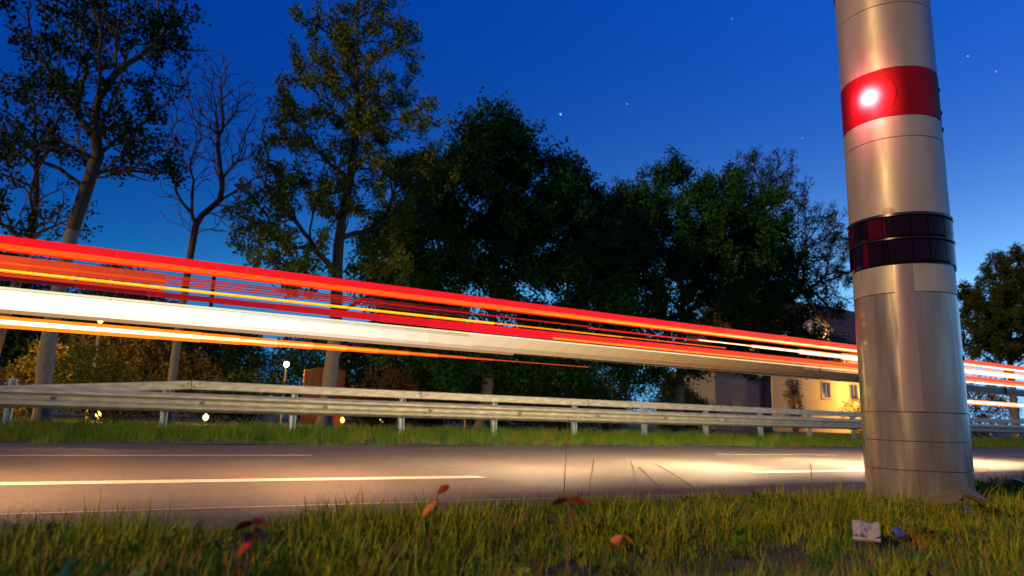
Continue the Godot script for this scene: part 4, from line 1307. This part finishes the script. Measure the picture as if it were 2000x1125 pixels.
func leaf_shape(length: float, width: float, curl: float) -> ArrayMesh:
	# a single leaf: a midrib and two curved halves, along +z
	var b := Mb.new()
	var n := 7
	var rows := []
	for k in n + 1:
		var t := float(k) / n
		var w := width * 0.5 * pow(sin(PI * clampf(t * 0.94 + 0.03, 0, 1)), 0.8) * (1.0 + 0.12 * (k % 2))
		var y := -curl * length * t * t
		rows.append([Vector3(-w, y + 0.18 * w, t * length), Vector3(0, y, t * length), Vector3(w, y + 0.18 * w, t * length)])
	for k in n:
		for s in 2:
			b.quad(rows[k][s], rows[k][s + 1], rows[k + 1][s + 1], rows[k + 1][s])
	return b.mesh()

func weed(called: String, label: String, at: Vector3, height: float, leaves: Array, m: Material, stem_m: Material, sd: int) -> void:
	rng.seed = sd
	var w := thing(called, label, "weed", at)
	var top := Vector3(rnd(-0.02, 0.02), height, rnd(-0.02, 0.02))
	var st := Mb.new()
	st.tube(PackedVector3Array([Vector3.ZERO, Vector3(top.x * 0.2, height * 0.5, top.z * 0.3), top]), PackedFloat32Array([0.0025, 0.002, 0.0012]), 6)
	part("stem", st.mesh(), stem_m, w)
	for l in leaves:   # [height share, turn, tilt, length, width]
		var o := part("leaf", leaf_shape(l[3], l[4], rnd(0.1, 0.3)), m, w, Vector3(top.x * l[0], height * l[0], top.z * l[0]))
		o.rotation = Vector3(l[2], l[1], (1.0 if sin(l[1] - 1.0) > 0.0 else -1.0) * rnd(0.35, 0.9))

func stalk(label: String, foot: Vector3, tip: Vector3, head: float, sd: int) -> void:
	rng.seed = sd
	var t := thing("grass_stalk", label, "grass stalk", foot, "dry grass stalks on the near verge")
	var d := tip - foot
	var p := PackedVector3Array()
	var r := PackedFloat32Array()
	for k in 7:
		var u := k / 6.0
		p.append(d * u + Vector3(d.x, 0, d.z) * (u * u - u) * 0.5)
		r.append(lerpf(0.0024, 0.0012, u))
	var s := Mb.new()
	s.tube(p, r, 5)
	part("stem", s.mesh(), mats.straw, t)
	var h := Mb.new()
	for k in 14:
		var u := 1.0 - head * k / 14.0
		var o: Vector3 = d * u + Vector3(d.x, 0, d.z) * (u * u - u) * 0.5
		var e := (d.normalized() + rdir() * 0.6).normalized() * 0.009
		h.tube(PackedVector3Array([o, o + e * 0.5, o + e]), PackedFloat32Array([0.0006, 0.0014, 0.0003]), 4, false)
	part("seed_head", h.mesh(), mats.straw, t)

func build_foreground() -> void:
	mats.straw = plain(0.20, 0.10, 0.05, 0.8)
	var red := plain(0.24, 0.010, 0.006, 0.85)
	var orange := plain(0.42, 0.09, 0.02, 0.6)
	var brown := plain(0.10, 0.045, 0.02, 0.7)
	var green := plain(0.045, 0.10, 0.015, 0.5)
	var olive := plain(0.12, 0.10, 0.02, 0.55)
	var bright := plain(0.09, 0.22, 0.03, 0.6)
	weed("red_weed", "small weed with drooping dark red leaves at left", Vector3(0.26, 0.15, -1.35), 0.195, [[1.0, 1.0, 0.1, 0.038, 0.02], [1.0, -2.3, 0.2, 0.04, 0.022], [0.97, 2.4, -0.5, 0.03, 0.02], [0.9, -0.6, 0.3, 0.03, 0.02], [0.93, 1.8, 0.5, 0.035, 0.022], [0.8, -2.0, 0.4, 0.03, 0.02]], red, brown, 401)
	weed("red_weed", "weed with flat blood-red leaves in front of centre", Vector3(0.74, 0.15, -1.03), 0.255, [[1.0, 0.9, 0.1, 0.03, 0.018], [1.0, -2.4, 0.15, 0.034, 0.02], [0.95, 2.2, -0.3, 0.024, 0.016], [0.9, 0.2, 0.4, 0.024, 0.016]], red, brown, 402)
	weed("red_weed", "slim upright weed tipped with orange red leaves", Vector3(0.76, 0.15, -1.66), 0.20, [[1.0, 0.4, -0.7, 0.045, 0.02], [0.95, 2.2, 0.5, 0.04, 0.02], [0.9, -1.9, 0.6, 0.05, 0.018]], orange, brown, 403)
	weed("broad_weed", "weed with broad olive leaves at foot of column", Vector3(3.28, 0.15, -1.62), 0.13, [[1.0, 1.2, 0.1, 0.13, 0.06], [0.95, -1.9, 0.15, 0.14, 0.06], [0.9, 0.1, 0.2, 0.11, 0.05], [0.8, 2.7, 0.1, 0.12, 0.055], [0.6, -0.8, 0.2, 0.11, 0.05]], olive, green, 404)
	weed("broad_weed", "upright weed with pointed leaves right of column foot", Vector3(4.05, 0.15, -1.72), 0.16, [[1.0, 1.2, -0.9, 0.09, 0.035], [0.9, -1.7, -0.5, 0.1, 0.04], [0.7, 0.4, -0.3, 0.1, 0.04], [0.5, 2.3, 0.0, 0.1, 0.045]], green, green, 405)
	weed("broad_weed", "leaning weed with long green blades at left corner", Vector3(-0.06, 0.15, -1.25), 0.05, [[0.6, 0.9, -0.95, 0.21, 0.026], [0.6, 1.7, -0.8, 0.19, 0.022], [0.6, -0.4, -1.1, 0.20, 0.026], [0.5, 2.6, -0.9, 0.18, 0.022], [0.5, 0.2, -0.7, 0.2, 0.02]], bright, green, 406)
	weed("brown_weed", "withered weed with curled brown leaves near bottom centre", Vector3(0.80, 0.15, -0.98), 0.19, [[1.0, 1.0, 0.4, 0.035, 0.012], [0.8, -2.2, 0.6, 0.035, 0.014], [0.7, -0.3, 0.7, 0.03, 0.012], [0.5, 2.4, 0.5, 0.035, 0.014]], brown, brown, 407)
	weed("orange_weed", "little weed with orange leaves low in bottom grass", Vector3(1.26, 0.16, -1.50), 0.085, [[1.0, 1.0, 0.4, 0.035, 0.016], [1.0, -2.0, 0.5, 0.04, 0.018], [0.7, 0.1, 0.6, 0.03, 0.016]], orange, brown, 408)
	stalk("tallest dry stalk, upright just right of centre", Vector3(1.86, 0.15, -2.62), Vector3(1.88, 0.555, -2.62), 0.18, 501)
	stalk("short dry stalk right beside the tallest stalk", Vector3(1.98, 0.15, -2.60), Vector3(2.03, 0.36, -2.62), 0.2, 502)
	stalk("slightly bent dry stalk right of the tallest stalk", Vector3(2.16, 0.15, -2.45), Vector3(2.11, 0.36, -2.45), 0.3, 503)
	stalk("dry stalk leaning left midway between centre and column", Vector3(2.36, 0.15, -2.45), Vector3(2.20, 0.33, -2.5), 0.2, 504)
	stalk("strongly leaning dry stalk with bent tip before road", Vector3(2.62, 0.15, -2.45), Vector3(2.34, 0.345, -2.55), 0.25, 505)
	stalk("slim dry stalk standing nearest left of column", Vector3(3.05, 0.15, -2.2), Vector3(3.04, 0.36, -2.2), 0.3, 506)
	stalk("dry stalk with dark seed head at right edge", Vector3(4.7, 0.15, -1.9), Vector3(4.72, 0.33, -1.9), 0.35, 507)
	# litter
	var pk := thing("plastic_packet", "crumpled pale plastic packet lying in the grass", "litter", Vector3(2.17, 0.222, -1.38), "", -1.0)
	var pb := Mb.new()
	rng.seed = 600
	var g := []
	for a in 6:
		var row := []
		for c in 8:
			row.append(Vector3((c - 3.5) * 0.011, rnd(-0.004, 0.004) + 0.006 * sin(c * 1.1), (a - 2.5) * 0.012))
		g.append(row)
	for a in 5:
		for c in 7:
			pb.quad(g[a][c] + Vector3.UP * 0.006, g[a][c + 1] + Vector3.UP * 0.006, g[a + 1][c + 1] + Vector3.UP * 0.006, g[a + 1][c] + Vector3.UP * 0.006)
			pb.quad(g[a + 1][c] - Vector3.UP * 0.004, g[a + 1][c + 1] - Vector3.UP * 0.004, g[a][c + 1] - Vector3.UP * 0.004, g[a][c] - Vector3.UP * 0.004)
	var pf := part("film", pb.mesh(), plain(0.27, 0.26, 0.25, 0.4), pk)
	pf.rotation.x = 0.75
	var sm := Mb.new()
	sm.box(Vector3(0, -0.024, 0.027), Vector3(0.08, 0.012, 0.004), Basis(Vector3.RIGHT, 0.75), 0.001)
	part("seam", sm.mesh(), plain(0.45, 0.44, 0.42, 0.3), pk)
	var sc := Mb.new()
	sc.lathe([[0.0, 0.016], [0.017, 0.016], [0.02, 0.012], [0.02, 0.0], [0.017, 0.0], [0.017, 0.012], [0.0, 0.013]], 24)
	var cap := part("bottle_cap", sc.mesh(), plain(0.04, 0.09, 0.20, 0.35), self, Vector3(2.32, 0.205, -1.37))
	cap.rotation = Vector3(0.9, 0.4, 0.3)
	tag(cap, "small blue bottle cap in grass beside the plastic packet", "bottle cap")
